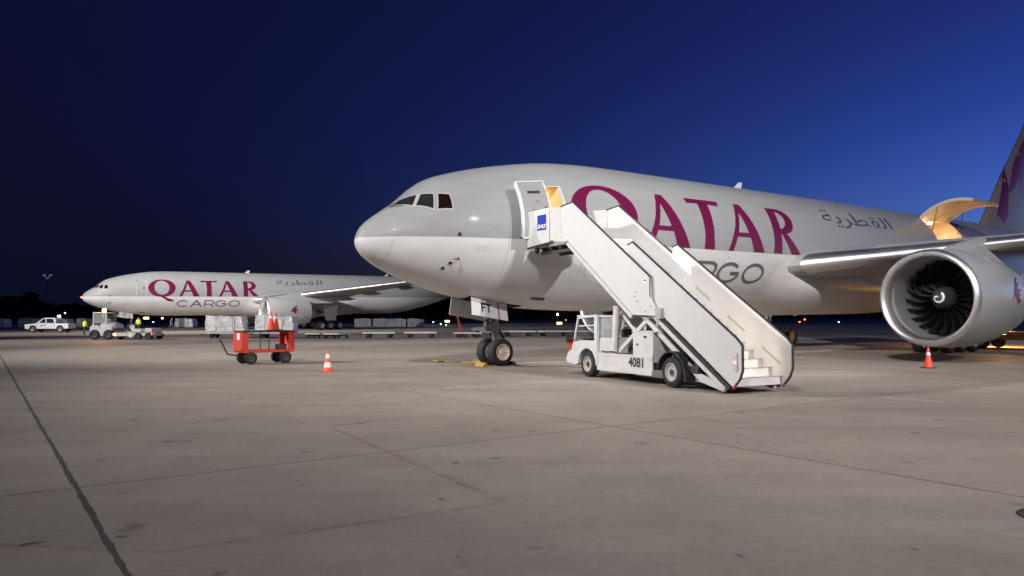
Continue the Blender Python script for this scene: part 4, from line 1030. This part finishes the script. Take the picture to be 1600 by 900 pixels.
# ------------------------------------------------------------------ pallet dollies and wrapped cargo
def dolly_proto(Lx=3.2, Ly=2.4):
    r = empty('pallet_dolly')
    m = MB(); m.box(-Lx/2, Lx/2, -Ly/2, -Ly/2 + .12, .42, .56); m.box(-Lx/2, Lx/2, Ly/2 - .12, Ly/2, .42, .56); m.box(-Lx/2, -Lx/2 + .12, -Ly/2 + .12, Ly/2 - .12, .42, .56); m.box(Lx/2 - .12, Lx/2, -Ly/2 + .12, Ly/2 - .12, .42, .56); m.build('deck_frame', M['white_worn'], r, bevel=.01)
    for k in range(7):
        x = -Lx/2 + .3 + k * (Lx - .6) / 6; c = MB(); c.cyl((x, -Ly/2 + .12, .52), (x, Ly/2 - .12, .52), .045, n=8); c.build('roller', M['steel'], r)
    for x in (-Lx * .33, Lx * .33):
        m = MB(); m.box(x - .06, x + .06, -Ly * .42, Ly * .42, .22, .42); m.build('axle', M['dsteel'], r)
        for y in (-Ly * .38, Ly * .38):
            k = MB(); k.lathe(lathe_wheel(.22, .16, None), axis='y', n=20); k.lathe([(-.08, .13), (-.06, .001)], axis='y', n=12); k.lathe([(.08, .13), (.06, .001)], axis='y', n=12); k.build('wheel', M['black'], r, loc=(x, y, .22))
    m = MB(); m.bar((-Lx/2, 0, .4), (-Lx/2 - .75, 0, .3), .07, .07); m.build('tow_bar', M['dsteel'], r)
    return r
dp = dolly_proto(); build_kids(); first = [True]
def dolly(loc, rz, label, sc_=1.0):
    if first[0]: o = dp; first[0] = False
    else: o = copy_tree(dp)
    o.location = loc; o.rotation_euler = (0, 0, rz); o.scale = (sc_, sc_, 1 if sc_ > .8 else .85); tag(o, label, 'dolly', 'pallet dollies'); return o
STRAP = mat('strap_grey', (.4, .4, .42), .5)
def wrapped(loc, rz, Lx, Ly, hz, label, seed, mt=None, group=None):
    """film-wrapped air cargo: a lumpy, creased block"""
    root = empty('wrapped_pallet', loc, rz); tag(root, label, 'cargo', group)
    bm = bmesh.new(); bmesh.ops.create_cube(bm, size=1)
    bmesh.ops.subdivide_edges(bm, edges=bm.edges[:], cuts=13, use_grid_fill=True)
    rn = random.Random(seed); ph = [rn.uniform(0, 6) for _ in range(9)]
    for v in bm.verts:
        x, y, z = v.co; X, Y, Z = x * Lx, y * Ly, (z + .5) * hz
        k = .05 * math.sin(2.1 * X + ph[0] + .8 * Z) + .035 * math.sin(5.3 * X + 3 * Z + ph[1]) + .03 * math.sin(4.1 * Y + 2.4 * Z + ph[2]) + rn.uniform(-.045, .045)
        step = (-.10 if z > .15 and x > .18 + .05 * math.sin(ph[3]) else 0) * (1 if rn.random() < .98 else .6)
        Z2 = Z + (.06 * math.sin(1.7 * X + ph[4]) + .05 * math.sin(2.9 * Y + ph[5]) + rn.uniform(-.02, .02)) * max(0, z + .2) + step * (1 if z > .4 else 0)
        sh = 1 - .05 * max(0, z) ; v.co = (X * sh + (k if abs(x) > .49 else 0), Y * sh + (k if abs(y) > .49 else 0), max(.0, Z2))
    me = bpy.data.meshes.new('load'); bm.to_mesh(me); bm.free(); me.materials.append(mt or M['wrap']); me.polygons.foreach_set('use_smooth', [True] * len(me.polygons)); me.set_sharp_from_angle(angle=R(28))
    o = bpy.data.objects.new('load', me); COL.objects.link(o); o.parent = root
    m = MB(); m.box(-Lx/2 - .04, Lx/2 + .04, -Ly/2 - .04, Ly/2 + .04, -.04, .0); m.build('pallet_sheet', M['steel'], root)
    for x in (-Lx * .22, Lx * .24):
        m = MB(); m.box(x - .03, x + .03, -Ly/2 - .075, -Ly/2 - .06, .02, hz * .94); m.build('net_strap', STRAP, root)
    return root
ARD = AZP + R(6)
dolly((-25.3, 66.6, 0), R(8), 'pallet dolly under the tall wrapped load left of the orange cart'); wrapped((-25.3, 66.6, .6), R(8), 3.1, 2.3, 1.36, 'tall white film-wrapped cargo load left of the orange cart', 2, None, 'near wrapped loads')
dolly((-21.0, 66.8, 0), R(4), 'pallet dolly half hidden behind the orange cart'); wrapped((-21.0, 66.8, .6), R(4), 3.2, 2.3, 1.4, 'white wrapped cargo load behind the orange cart and its cones', 5, None, 'near wrapped loads')
dolly((-17.35, 66.6, 0), R(80), 'small empty white dolly just right of the orange cart', .56)
dolly((-15.5, 66.4, 0), R(74), 'small empty white dolly, second one right of the orange cart', .66)
dolly((-11.75, 66.6, 0), R(4), 'empty white pallet dolly left of the faded red ground line', .88)
dolly((-8.2, 67.6, 0), R(3), 'empty white pallet dolly right of the faded red ground line', .9)
dolly((-4.1, 69.0, 0), R(5), 'empty pallet dolly behind the left nose wheel near the red pole', .8)
for i, (x, nm) in enumerate(((.6, 'just right of the nose wheels'), (4.1, 'midway between nose wheels and stairs truck'), (7.5, 'nearest the stairs truck cab'))):
    dolly((x, 73.0 + i * .6, 0), R(4), 'empty pallet dolly in the far row, ' + nm)
WD = mat('shade_toned_wrap', (.36, .38, .44), .55, 0, .2, 4, dirt=.3, dirtcol=(.15, .16, .2))  # white wrap again, with the far jet's bluish shade put into its colour
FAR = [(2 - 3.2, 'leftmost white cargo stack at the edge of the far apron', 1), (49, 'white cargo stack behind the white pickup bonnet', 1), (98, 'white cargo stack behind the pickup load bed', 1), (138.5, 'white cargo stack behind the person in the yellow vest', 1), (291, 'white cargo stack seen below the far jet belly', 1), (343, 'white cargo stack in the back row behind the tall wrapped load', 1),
       (568, 'shade-coloured cargo stack, leftmost of four under the far jet tail', 0), (597, 'shade-coloured cargo stack, second of four under the far jet tail', 0), (623, 'shade-coloured cargo stack, third of four under the far jet tail', 0), (650, 'shade-coloured cargo stack, rightmost of four under the far jet tail', 0)]
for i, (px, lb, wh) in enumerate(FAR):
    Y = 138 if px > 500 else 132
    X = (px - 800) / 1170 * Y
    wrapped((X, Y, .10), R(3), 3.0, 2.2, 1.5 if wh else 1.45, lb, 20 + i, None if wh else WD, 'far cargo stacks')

# ------------------------------------------------------------------ pickup truck
def pickup():
    r = empty('pickup_truck', (-56.9, 92.5, 0), R(2)); tag(r, 'white double-cab pickup truck facing left on the far apron', 'pickup')
    # x: nose at -2.6, tail at 2.6
    def arch(cx): return [(cx + .44 * math.cos(R(a)), .38 + .46 * math.sin(R(a))) for a in range(180, -1, -20)]
    low = [(-2.6, .45), (-2.62, .75), (-2.5, .98), (-1.35, 1.1), (.95, 1.1), (2.6, 1.08), (2.62, .5)] + [(1.62 + .44 * math.cos(R(a)), .42 + .44 * math.sin(R(a))) for a in range(0, 181, 20)] + [(-1.65 + .44 * math.cos(R(a)), .42 + .44 * math.sin(R(a))) for a in range(0, 181, 20)] + [(-2.3, .38)]
    m = MB(); m.extr([(x, -.93, z) for x, z in low], (0, 1.86, 0)); m.build('body', M['white'], r, bevel=.05)
    cab = [(-1.35, 1.1), (-.62, 1.68), (-.2, 1.78), (.85, 1.76), (1.02, 1.6), (1.06, 1.1)]
    m = MB(); m.extr([(x, -.8, z) for x, z in cab], (0, 1.6, 0)); m.build('cab', M['white'], r, bevel=.07)
    for y, s in ((-.81, -1), (.80, 1)):
        for q in ([(-.95, 1.16), (-.5, 1.62), (-.2, 1.66), (-.2, 1.16)], [(-.08, 1.16), (-.08, 1.66), (.7, 1.64), (.86, 1.16)]):
            m = MB(); m.extr([(x, y, z) for x, z in q], (0, .01, 0)); m.build('side_window', M['glassd'], r)
        for x0 in (-.14, .92, -1.2):
            m = MB(); yy = -.934 if s < 0 else .932; m.box(x0, x0 + .015, yy, yy + .003, .5, 1.08); m.build('door_gap', M['trim'], r)
        m = MB(); yy = -.94 if s < 0 else .932; m.box(-.35, -.2, yy, yy + .01, .95, .99); m.build('door_handle', M['trim'], r)
        for x0, x1 in ((-.75, -.55), (-.5, -.4), (-.35, -.25)):
            m = MB(); yy = -.936 if s < 0 else .933; m.box(x0, x1, yy, yy + .003, .78, .88); m.build('door_print', M['cargo_grey'], r)
    m = MB(); m.add([(-1.34, -.7, 1.15), (-1.34, .7, 1.15), (-.66, .66, 1.68), (-.66, -.66, 1.68)], [(0, 1, 2, 3)]); m.build('windscreen', M['glassd'], r, loc=(-.03, 0, .02))
    m = MB(); m.box(1.12, 2.52, -.8, .8, 1.06, 1.105); m.build('load_bed', M['trim'], r)
    for y in (-.7, .7):
        m = MB(); m.box(-2.62, -2.46, y - .2, y + .2, .80, .94); m.build('headlight', emis('headlight_glow', (1, .8, .5), 1.2), r, bevel=.03)
        m = MB(); m.box(2.56, 2.635, y - .12, y + .12, .75, 1.0); m.build('tail_light', M['red'], r)
    m = MB(); m.box(-2.68, -2.5, -.85, .85, .46, .62); m.build('bumper', M['trim'], r, bevel=.04)
    for x in (-1.65, 1.62):
        for y in (-.82, .82): wheel(r, (x, y, .38), .38, .24, rim=M['steel'], axis='y')
pickup()

# ------------------------------------------------------------------ aircraft tug
def tug():
    r = empty('aircraft_tug', (-32.6, 63.4, 0), R(1)); tag(r, 'white low aircraft tug with amber beacon below the far jet nose', 'tug')
    m = MB(); m.extr([(x, -1.05, z) for x, z in ((-2.5, .3), (-2.55, 1.05), (-2.3, 1.2), (-1.75, 1.2), (-1.75, 1.05), (-.7, 1.05), (-.7, .45), (-1.0, .3))], (0, 2.1, 0)); m.build('body', M['white'], r, bevel=.05)
    m = MB(); m.loft([[(-1.7 + .04, -.98 + 0, .62), ] for _ in range(0)] or [[(x, 1.0 * math.cos(R(a)) * w_, .95 + .52 * max(0, math.sin(R(a))) * w_) for a in range(0, 181, 15)] for x, w_ in ((-1.75, 1), (-1.0, 1), (-.62, .86), (-.5, .6))]); m.build('bonnet', M['white'], r, ang=50)
    m = MB(); m.extr([(-.695, y, z) for y, z in ((-.85, .5), (.85, .5), (.8, 1.0), (-.8, 1.0))], (.03, 0, 0)); m.build('grille', M['steel'], r)
    # cab
    m = MB(); m.box(-2.42, -1.25, -.8, .8, 2.18, 2.28); m.build('cab_roof', M['white'], r, bevel=.04)
    for x in (-2.36, -1.32):
        for y in (-.74, .74): m = MB(); m.box(x - .05, x + .05, y - .05, y + .05, 1.18, 2.2); m.build('cab_pillar', M['white'], r)
    for y in (-.755, .745): m = MB(); m.box(-2.3, -1.38, y, y + .01, 1.35, 2.16); m.build('cab_glass', M['glass_c'], r)
    m = MB(); m.box(-2.2, -1.8, -.4, .4, 1.2, 1.85); m.build('seat', M['trim'], r, bevel=.05)
    m = MB(); m.lathe([(0, .15), (.2, .15), (.28, .08), (.3, .001)], (-1.62, -.5, 2.29), 'z', 12); bc = m.build('beacon', M['lampa'], r)
    L = bpy.data.lights.new('beacon_light', 'POINT'); L.energy = 800; L.color = (1, .45, .1); L.shadow_soft_size = .08
    o = bpy.data.objects.new('beacon_light', L); COL.objects.link(o); o.parent = r; o.location = (-1.62, -.5, 2.6)
    # low deck
    m = MB(); m.box(-.66, 2.6, -1.05, -.72, .28, .55); m.box(-.66, 2.6, .72, 1.05, .28, .55); m.box(1.0, 2.6, -.72, .72, .3, .5); m.build('deck_arm', M['white_worn'], r, bevel=.02)
    for k in range(9):
        x = -.4 + k * .33; m = MB(); m.box(x, x + .16, -1.06, -.70, .551, .66); m.build('deck_block', M['rim'], r)
    m = MB(); m.box(.9, 1.7, -1.0, .2, .56, .9); m.box(2.0, 2.6, -1.0, .8, .56, .95); m.build('winch_box', M['white'], r, bevel=.04)
    m = MB(); m.box(.72, 1.0, -1.07, -1.05, .2, .6); m.build('side_plate', M['conew'], r)
    for x, y in ((-.55, -1.07), (2.5, -1.07)):
        m = MB(); m.box(x, x + .14, y - .02, y, .38, .5); m.build('marker_lamp', M['lampa'] if x < 0 else M['lampr'], r)
    for x, R_ in ((-2.1, .42), (-.95, .42), (1.5, .3), (2.35, .3)):
        for y in (-1.03, 1.03): wheel(r, (x, y, R_), R_, .28, rim=M['drim'], axis='y')
tug()

# ------------------------------------------------------------------ people (far away, about 20 pixels tall)
VEST = mat('yellow_vest', (.55, .72, .05), .6, 0, .08, 9); DARKC = mat('dark_cloth', (.03, .032, .045), .85, 0, .2, 9); SKIN = mat('skin', (.45, .27, .19), .55, 0, .05, 9); HAIR = mat('hair', (.03, .022, .016), .7)
def person(loc, rz, label, top, pose, h=1.75, cap=None):
    me = bpy.data.meshes.new('person_body')
    st = pose
    V = {'pel': (0, 0, .95), 'sp': (0, .01, 1.15), 'ch': (0, 0, 1.36), 'nk': (0, 0, 1.48), 'nk2': (0, -.01, 1.55)}
    rad = {'pel': .145, 'sp': .135, 'ch': .155, 'nk': .065, 'nk2': .055}
    E = [('pel', 'sp'), ('sp', 'ch'), ('ch', 'nk'), ('nk', 'nk2')]
    for s, sd in ((-1, 'l'), (1, 'r')):
        sw = st * s
        V['hip' + sd] = (.1 * s, 0, .9); V['kn' + sd] = (.11 * s, -.18 * sw, .5 + .01 * abs(sw)); V['an' + sd] = (.11 * s, -.30 * sw + (.12 if sw < 0 else 0), .09); V['to' + sd] = (.12 * s, -.30 * sw - .16 + (.12 if sw < 0 else 0), .04)
        rad.update({'hip' + sd: .105, 'kn' + sd: .068, 'an' + sd: .05, 'to' + sd: .04}); E += [('pel', 'hip' + sd), ('hip' + sd, 'kn' + sd), ('kn' + sd, 'an' + sd), ('an' + sd, 'to' + sd)]
        V['sh' + sd] = (.19 * s, 0, 1.41); V['el' + sd] = (.25 * s, .12 * sw + .02, 1.14); V['wr' + sd] = (.24 * s, .18 * sw - .10, .92); V['ha' + sd] = (.235 * s, .2 * sw - .14, .84)
        rad.update({'sh' + sd: .075, 'el' + sd: .048, 'wr' + sd: .034, 'ha' + sd: .036}); E += [('ch', 'sh' + sd), ('sh' + sd, 'el' + sd), ('el' + sd, 'wr' + sd), ('wr' + sd, 'ha' + sd)]
    names = list(V); k = h / 1.75
    me.from_pydata([tuple(c * k for c in V[n_]) for n_ in names], [(names.index(a), names.index(b_)) for a, b_ in E], [])
    o = bpy.data.objects.new('body', me); COL.objects.link(o)
    sk = o.modifiers.new('skin', 'SKIN'); o.modifiers.new('sub', 'SUBSURF').levels = 1; o.modifiers['sub'].render_levels = 1
    for i, n_ in enumerate(names):
        sv = me.skin_vertices[0].data[i]; sv.radius = (rad[n_] * k * (1.1 if n_ in ('pel', 'sp', 'ch') else 1), rad[n_] * k * (.8 if n_ in ('pel', 'sp', 'ch') else 1)); sv.use_root = n_ == 'pel'
    dg = bpy.context.evaluated_depsgraph_get(); dg.update(); nme = bpy.data.meshes.new_from_object(o.evaluated_get(dg)); bpy.data.objects.remove(o)
    nme.materials.clear()
    for q in (top, DARKC, SKIN): nme.materials.append(q)
    for p in nme.polygons:
        z = p.center.z / k; p.material_index = 2 if (z > 1.50 or (z < .90 and abs(p.center.x) > .2 * k)) else 1 if z < .93 else 0; p.use_smooth = True
    root = empty('person', loc, rz); tag(root, label, 'person')
    b_ = bpy.data.objects.new('body', nme); COL.objects.link(b_); b_.parent = root
    m = MB(); pr = [(-.115, .02), (-.09, .06), (-.03, .075), (.03, .08), (.08, .068), (.11, .03), (.115, .001)]
    m.lathe([(a * k, r_ * k) for a, r_ in pr], (0, -.012 * k, 1.645 * k), 'z', 16); m.cyl((0, -.085 * k, 1.64 * k), (0, -.105 * k, 1.625 * k), .016 * k, .012 * k, 8)
    for s in (-1, 1): m.cyl((.072 * s * k, -.01 * k, 1.645 * k), (.09 * s * k, -.005 * k, 1.65 * k), .02 * k, .018 * k, 8)
    m.build('head', SKIN, root)
    m = MB(); m.lathe([(a * k, r_ * k) for a, r_ in ((.0, .086), (.05, .088), (.09, .074), (.118, .035), (.124, .001))], (0, .004 * k, 1.652 * k), 'z', 16); m.build('hair', cap or HAIR, root)
    m = MB()
    for s in (-1, 1): m.cyl((.03 * s * k, -.085 * k, 1.66 * k), (.03 * s * k, -.094 * k, 1.66 * k), .011 * k, n=8)
    m.build('eyes', M['trim'], root)
    if top is VEST:
        m = MB(); m.lathe([(1.12 * k, .168 * k), (1.17 * k, .172 * k)], axis='z', n=20); o = m.build('reflective_band', M['conew'], root); o.scale = (1.02, .82, 1)
person((-45.6, 80.0, 0), R(160), 'person in a yellow vest and dark trousers standing left of the tug', VEST, .35, 1.66)
person((-43.6, 96.0, 0), R(78), 'person in dark clothes walking under the far jet, right of the tug', mat('grey_jacket', (.10, .10, .12), .8), 1.0, 1.74)
person((-48.6, 97.5, 0), R(20), 'person in a yellow vest beside the far jet nose wheels', VEST, .2, 1.8)

# ------------------------------------------------------------------ cargo loader beside the rear hold
def loader():
    p = P1(39.6, 7.2); r = empty('cargo_loader', (p.x, p.y, 0), AZP + R(90)); tag(r, 'yellow low cargo loader with amber lamp behind the big jet engine', 'loader')
    m = MB(); m.box(-3.6, 3.6, -1.45, 1.45, .55, .85); m.build('chassis', M['yellow'], r, bevel=.03)
    m = MB(); m.box(-3.6, 3.4, -1.5, -1.3, .86, 1.0); m.box(-3.6, 3.4, 1.3, 1.5, .86, 1.0); m.build('side_rail', M['yellow'], r, bevel=.02)
    for k in range(12):
        x = -3.3 + k * .55; c = MB(); c.cyl((x, -1.28, .92), (x, 1.28, .92), .06, n=8); c.build('roller', M['steel'], r)
    m = MB(); m.box(-3.7, -2.6, 1.55, 2.3, .5, 1.9); m.build('operator_cab', M['white'], r, bevel=.05)
    m = MB(); m.box(-3.55, -2.75, 1.53, 1.545, 1.2, 1.8); m.build('cab_glass', M['glassd'], r)
    for x in (-2.6, 2.5):
        for y in (-1.2, 1.2): wheel(r, (x, y, .42), .42, .3, rim=M['rim'], axis='y')
    for x, y, z in ((-3.66, -1.2, .75), (-3.66, 1.0, .75)):
        m = MB(); m.cyl((x, y, z), (x - .05, y, z), .1, n=14); m.build('headlamp', M['lampy'], r)
    m = MB(); m.lathe([(0, .08), (.16, .075), (.2, .001)], (3.2, -1.4, 1.0), 'z', 12); m.build('beacon', M['lampa'], r)
    L = bpy.data.lights.new('beacon_light', 'POINT'); L.energy = 1100; L.color = (1, .5, .14); L.shadow_soft_size = .1
    o = bpy.data.objects.new('beacon_light', L); COL.objects.link(o); o.parent = r; o.location = (2.6, -2.1, 1.5)
loader()

# ------------------------------------------------------------------ small tractor and red pole in the far row
def tractor(loc, rz, label):
    r = empty('baggage_tractor', loc, rz); tag(r, label, 'tractor')
    m = MB(); m.extr([(x, -.6, z) for x, z in ((-1.3, .35), (-1.3, .85), (-1.1, .95), (-.1, 1.0), (0, .6), (.7, .6), (.75, .9), (1.3, .9), (1.35, .35))], (0, 1.2, 0)); m.build('body', M['steel'], r, bevel=.05)
    m = MB(); m.box(.35, .75, -.45, .45, .62, .8); m.box(.68, .8, -.45, .45, .8, 1.2); m.build('seat', M['trim'], r, bevel=.04)
    m = MB(); m.bar((-.05, -.5, 1.0), (.1, -.5, 1.75), .05, .05); m.bar((-.05, .5, 1.0), (.1, .5, 1.75), .05, .05); m.box(.05, .9, -.58, .58, 1.75, 1.8); m.bar((.85, -.5, .85), (.85, -.5, 1.75), .05, .05); m.bar((.85, .5, .85), (.85, .5, 1.75), .05, .05); m.build('roll_frame', M['white_worn'], r)
    m = MB(); m.lathe([(0, .06), (.12, .055), (.15, .001)], (.5, 0, 1.8), 'z', 10); m.build('beacon', M['lampa'], r)
    for x in (-.85, .85):
        for y in (-.55, .55): wheel(r, (x, y, .32), .32, .2, rim=M['rim'], axis='y')
tractor((-2.55, 70.5, 0), R(12), 'small grey baggage tractor with roof beacon seen left of the nose wheels')
m = MB(); m.bar((0, 0, .35), (-.35, 0, 2.05), .08, .08); m.bar((.3, 0, .35), (-.3, 0, 2.0), .05, .05); m.box(-.2, .5, -.25, .25, .2, .36)
tp = m.build('tow_pole', M['red'], None, loc=(-4.7, 68.6, .0)); tag(tp, 'red steel tow pole standing up beside the far dolly left of the nose wheels', 'pole')
m = MB()
for x in (-.1, .4): m.lathe(lathe_wheel(.2, .1, None), (x, -.3, .2), 'y', 16); m.lathe(lathe_wheel(.2, .1, None), (x, .3, .2), 'y', 16)
m.build('wheels', M['black'], tp)

# ------------------------------------------------------------------ distant lamps
def lamp(px, py, Y, label, mt, r=.16, sign=False, pole=True):
    X = (px - 800) / 1170 * Y; Z = 1.9 + (495 - py) / 1170 * Y
    root = empty('area_lamp' if not sign else 'lit_sign', (X, Y, 0)); tag(root, label, 'lamp' if not sign else 'sign')
    m = MB(); m.cyl((0, 0, 0), (0, 0, max(.3, Z - r)), .07, .05, 8); m.box(-.15, .15, -.15, .15, 0, .1); m.build('post', M['dsteel'], root)
    if sign:
        m = MB(); m.box(-.5, .5, -.06, .06, Z - .2, Z + .2); m.build('sign_box', mt, root); m = MB(); m.box(-.56, .56, -.05, .1, Z + .21, Z + .27); m.build('sign_cap', M['trim'], root)
    else:
        m = MB(); m.lathe([(-r, .001), (-r * .7, r * .7), (0, r), (r * .7, r * .7), (r, .001)], (0, 0, Z), 'z', 12); m.build('bulb', mt, root)
        m = MB(); m.lathe([(Z + r * .6, r * 1.1), (Z + r * 1.1, r * .5), (Z + r * 1.15, .001)], axis='z', n=12); m.build('hood', M['dsteel'], root)
LW2 = emis('far_white_lamp', (.85, .9, 1), 14); LD = emis('dim_white_lamp', (.8, .85, 1), 3)
lamp(93, 494, 128, 'bright white lamp above the cargo stack behind the pickup', M['lampw'], .22)
lamp(102, 489, 150, 'small dim white lamp right of the bright one behind the pickup', LD, .16)
lamp(229, 497, 150, 'yellow lit sign under the far jet, left of two', M['lampy'], sign=True)
lamp(254, 497, 150, 'yellow-white lamp under the far jet right of the yellow sign', M['lampy'], .22)
lamp(240, 503, 140, 'small white lamp low under the far jet beside the yellow sign', LD, .14)
lamp(611, 504, 150, 'white lamp between the shade-coloured cargo stacks', LW2, .2)
lamp(677, 503, 170, 'dim white lamp left of the green lamp below the near jet nose', LD, .16)
lamp(689, 506, 160, 'greenish white lamp left of the lit sign below the near jet nose', M['lampg'], .16)
lamp(699, 502, 160, 'yellow lit sign below the near jet nose', M['lampy'], sign=True)
lamp(697, 508, 158, 'green lamp under the yellow sign below the near jet nose', M['lampg'], .15)
lamp(871, 491, 150, 'bright white lamp right of the nose wheels', M['lampw'], .2)
lamp(874, 505, 150, 'square yellow lit sign under the bright lamp right of the nose wheels', M['lampy'], sign=True)
lamp(884, 500, 200, 'small red lamp right of the yellow sign near the stairs truck cab', M['lampr'], .14)
lamp(1249, 503, 140, 'red lamp under the wing root, left of two', M['lampr'], .14)
lamp(1257, 499, 140, 'red lamp under the wing root, right of two', M['lampr'], .14)
lamp(1310, 503, 150, 'small white lamp under the wing between stairs and engine', LD, .16)
# far unlit-looking mast with a faint head
r = empty('far_light_mast', ((73 - 800) / 1170 * 330, 330, 0)); tag(r, 'tall faint light mast standing far off over the dark trees', 'light mast')
m = MB(); m.cyl((0, 0, 0), (0, 0, 19.5), .25, .12, 8); m.build('pole', M['dsteel'], r)
m = MB(); m.bar((0, 0, 18.6), (-1.4, 0, 20.2), .2, .2); m.bar((0, 0, 18.6), (1.4, 0, 20.2), .2, .2); m.box(-2.0, -1.0, -.3, .3, 20.1, 20.5); m.box(1.0, 2.0, -.3, .3, 20.1, 20.5); m.build('lamp_head', emis('faint_lamp', (.45, .6, 1), .22), r)

# ------------------------------------------------------------------ trees
LEAF = mat('dark_leaves', (.03, .038, .02), .8, 0, .3, .8); BARK = mat('bark', (.05, .04, .03), .9, 0, .3, 2)
def crown_mesh(rn, blobs, nleaf, sz):
    m = MB()
    for i in range(nleaf):
        c, rad_ = rn.choice(blobs); d = Vector((rn.gauss(0, 1), rn.gauss(0, 1), rn.gauss(0, 1))).normalized() * (rn.random() ** .4)
        p = Vector(c) + Vector((d.x * rad_[0], d.y * rad_[1], d.z * rad_[2])); s = sz * rn.uniform(.5, 1.3)
        u = Vector((rn.gauss(0, 1), rn.gauss(0, 1), rn.gauss(0, 1))).normalized(); v = u.orthogonal().normalized()
        m.add([p - u * s - v * s * .5, p + u * s * .2 - v * s * .7, p + u * s + v * s * .3, p - u * s * .1 + v * s * .8], [(0, 1, 2, 3)])
    return m
def tree(px, Y, h, wd, label, seed):
    rn = random.Random(seed); X = (px - 800) / 1170 * Y; r = empty('tree', (X, Y, 1.0)); tag(r, label, 'tree', 'trees beyond the apron')
    m = MB(); m.cyl((0, 0, -1.2), (0, 0, h * .5), .3, .16, 8)
    blobs = []
    for k in range(9):
        a = rn.uniform(0, 6.28); z = h * rn.uniform(.35, .9); q = wd * .5 * (1.05 - z / h) * rn.uniform(.3, 1.1)
        tip = (q * math.cos(a), q * math.sin(a), z); m.cyl((0, 0, z * .6), tip, .1, .03, 6); blobs.append((tip, (wd * .22 * rn.uniform(.7, 1.3), wd * .22, h * .13 * rn.uniform(.7, 1.4))))
    blobs.append(((0, 0, h * .6), (wd * .3, wd * .3, h * .35)))
    m.build('trunk', BARK, r); c = crown_mesh(rn, blobs, 2200, .45); c.build('crown', LEAF, r, smooth=False, fix=False)
tree(44, 250, 9.4, 9, 'tallest dark conical tree above the pickup bonnet', 1)
tree(12, 245, 7.6, 13, 'broad dark tree at the left edge of the picture', 2)
tree(28, 262, 7.6, 10, 'dark rounded tree between the tallest tree and the left edge', 3)
tree(60, 255, 6.0, 9, 'low dark tree right of the tallest tree', 4)
tree(-25, 240, 8.0, 14, 'dark tree half cut off by the left picture edge', 5)
m = MB(); rn = random.Random(11); blobs = []
for i in range(200):
    x = -330 + i * 3.9 + rn.uniform(-2, 2); y = 285 + rn.uniform(-12, 12) + abs(x) * .06; hh = rn.uniform(2.6, 4.4) + (1.2 if x < -120 else 0) + 3.6 * max(0, min(1, (x + 110) / 40))
    blobs.append(((x, y, 1.2 + hh * .5), (3.9, 3.2, hh * .66)))
c = crown_mesh(rn, blobs, 34000, .9); o = c.build('distant_wood', LEAF, None, smooth=False, fix=False); tag(o, 'low dark line of woodland along the far edge of the airfield', 'woodland', kind='stuff')
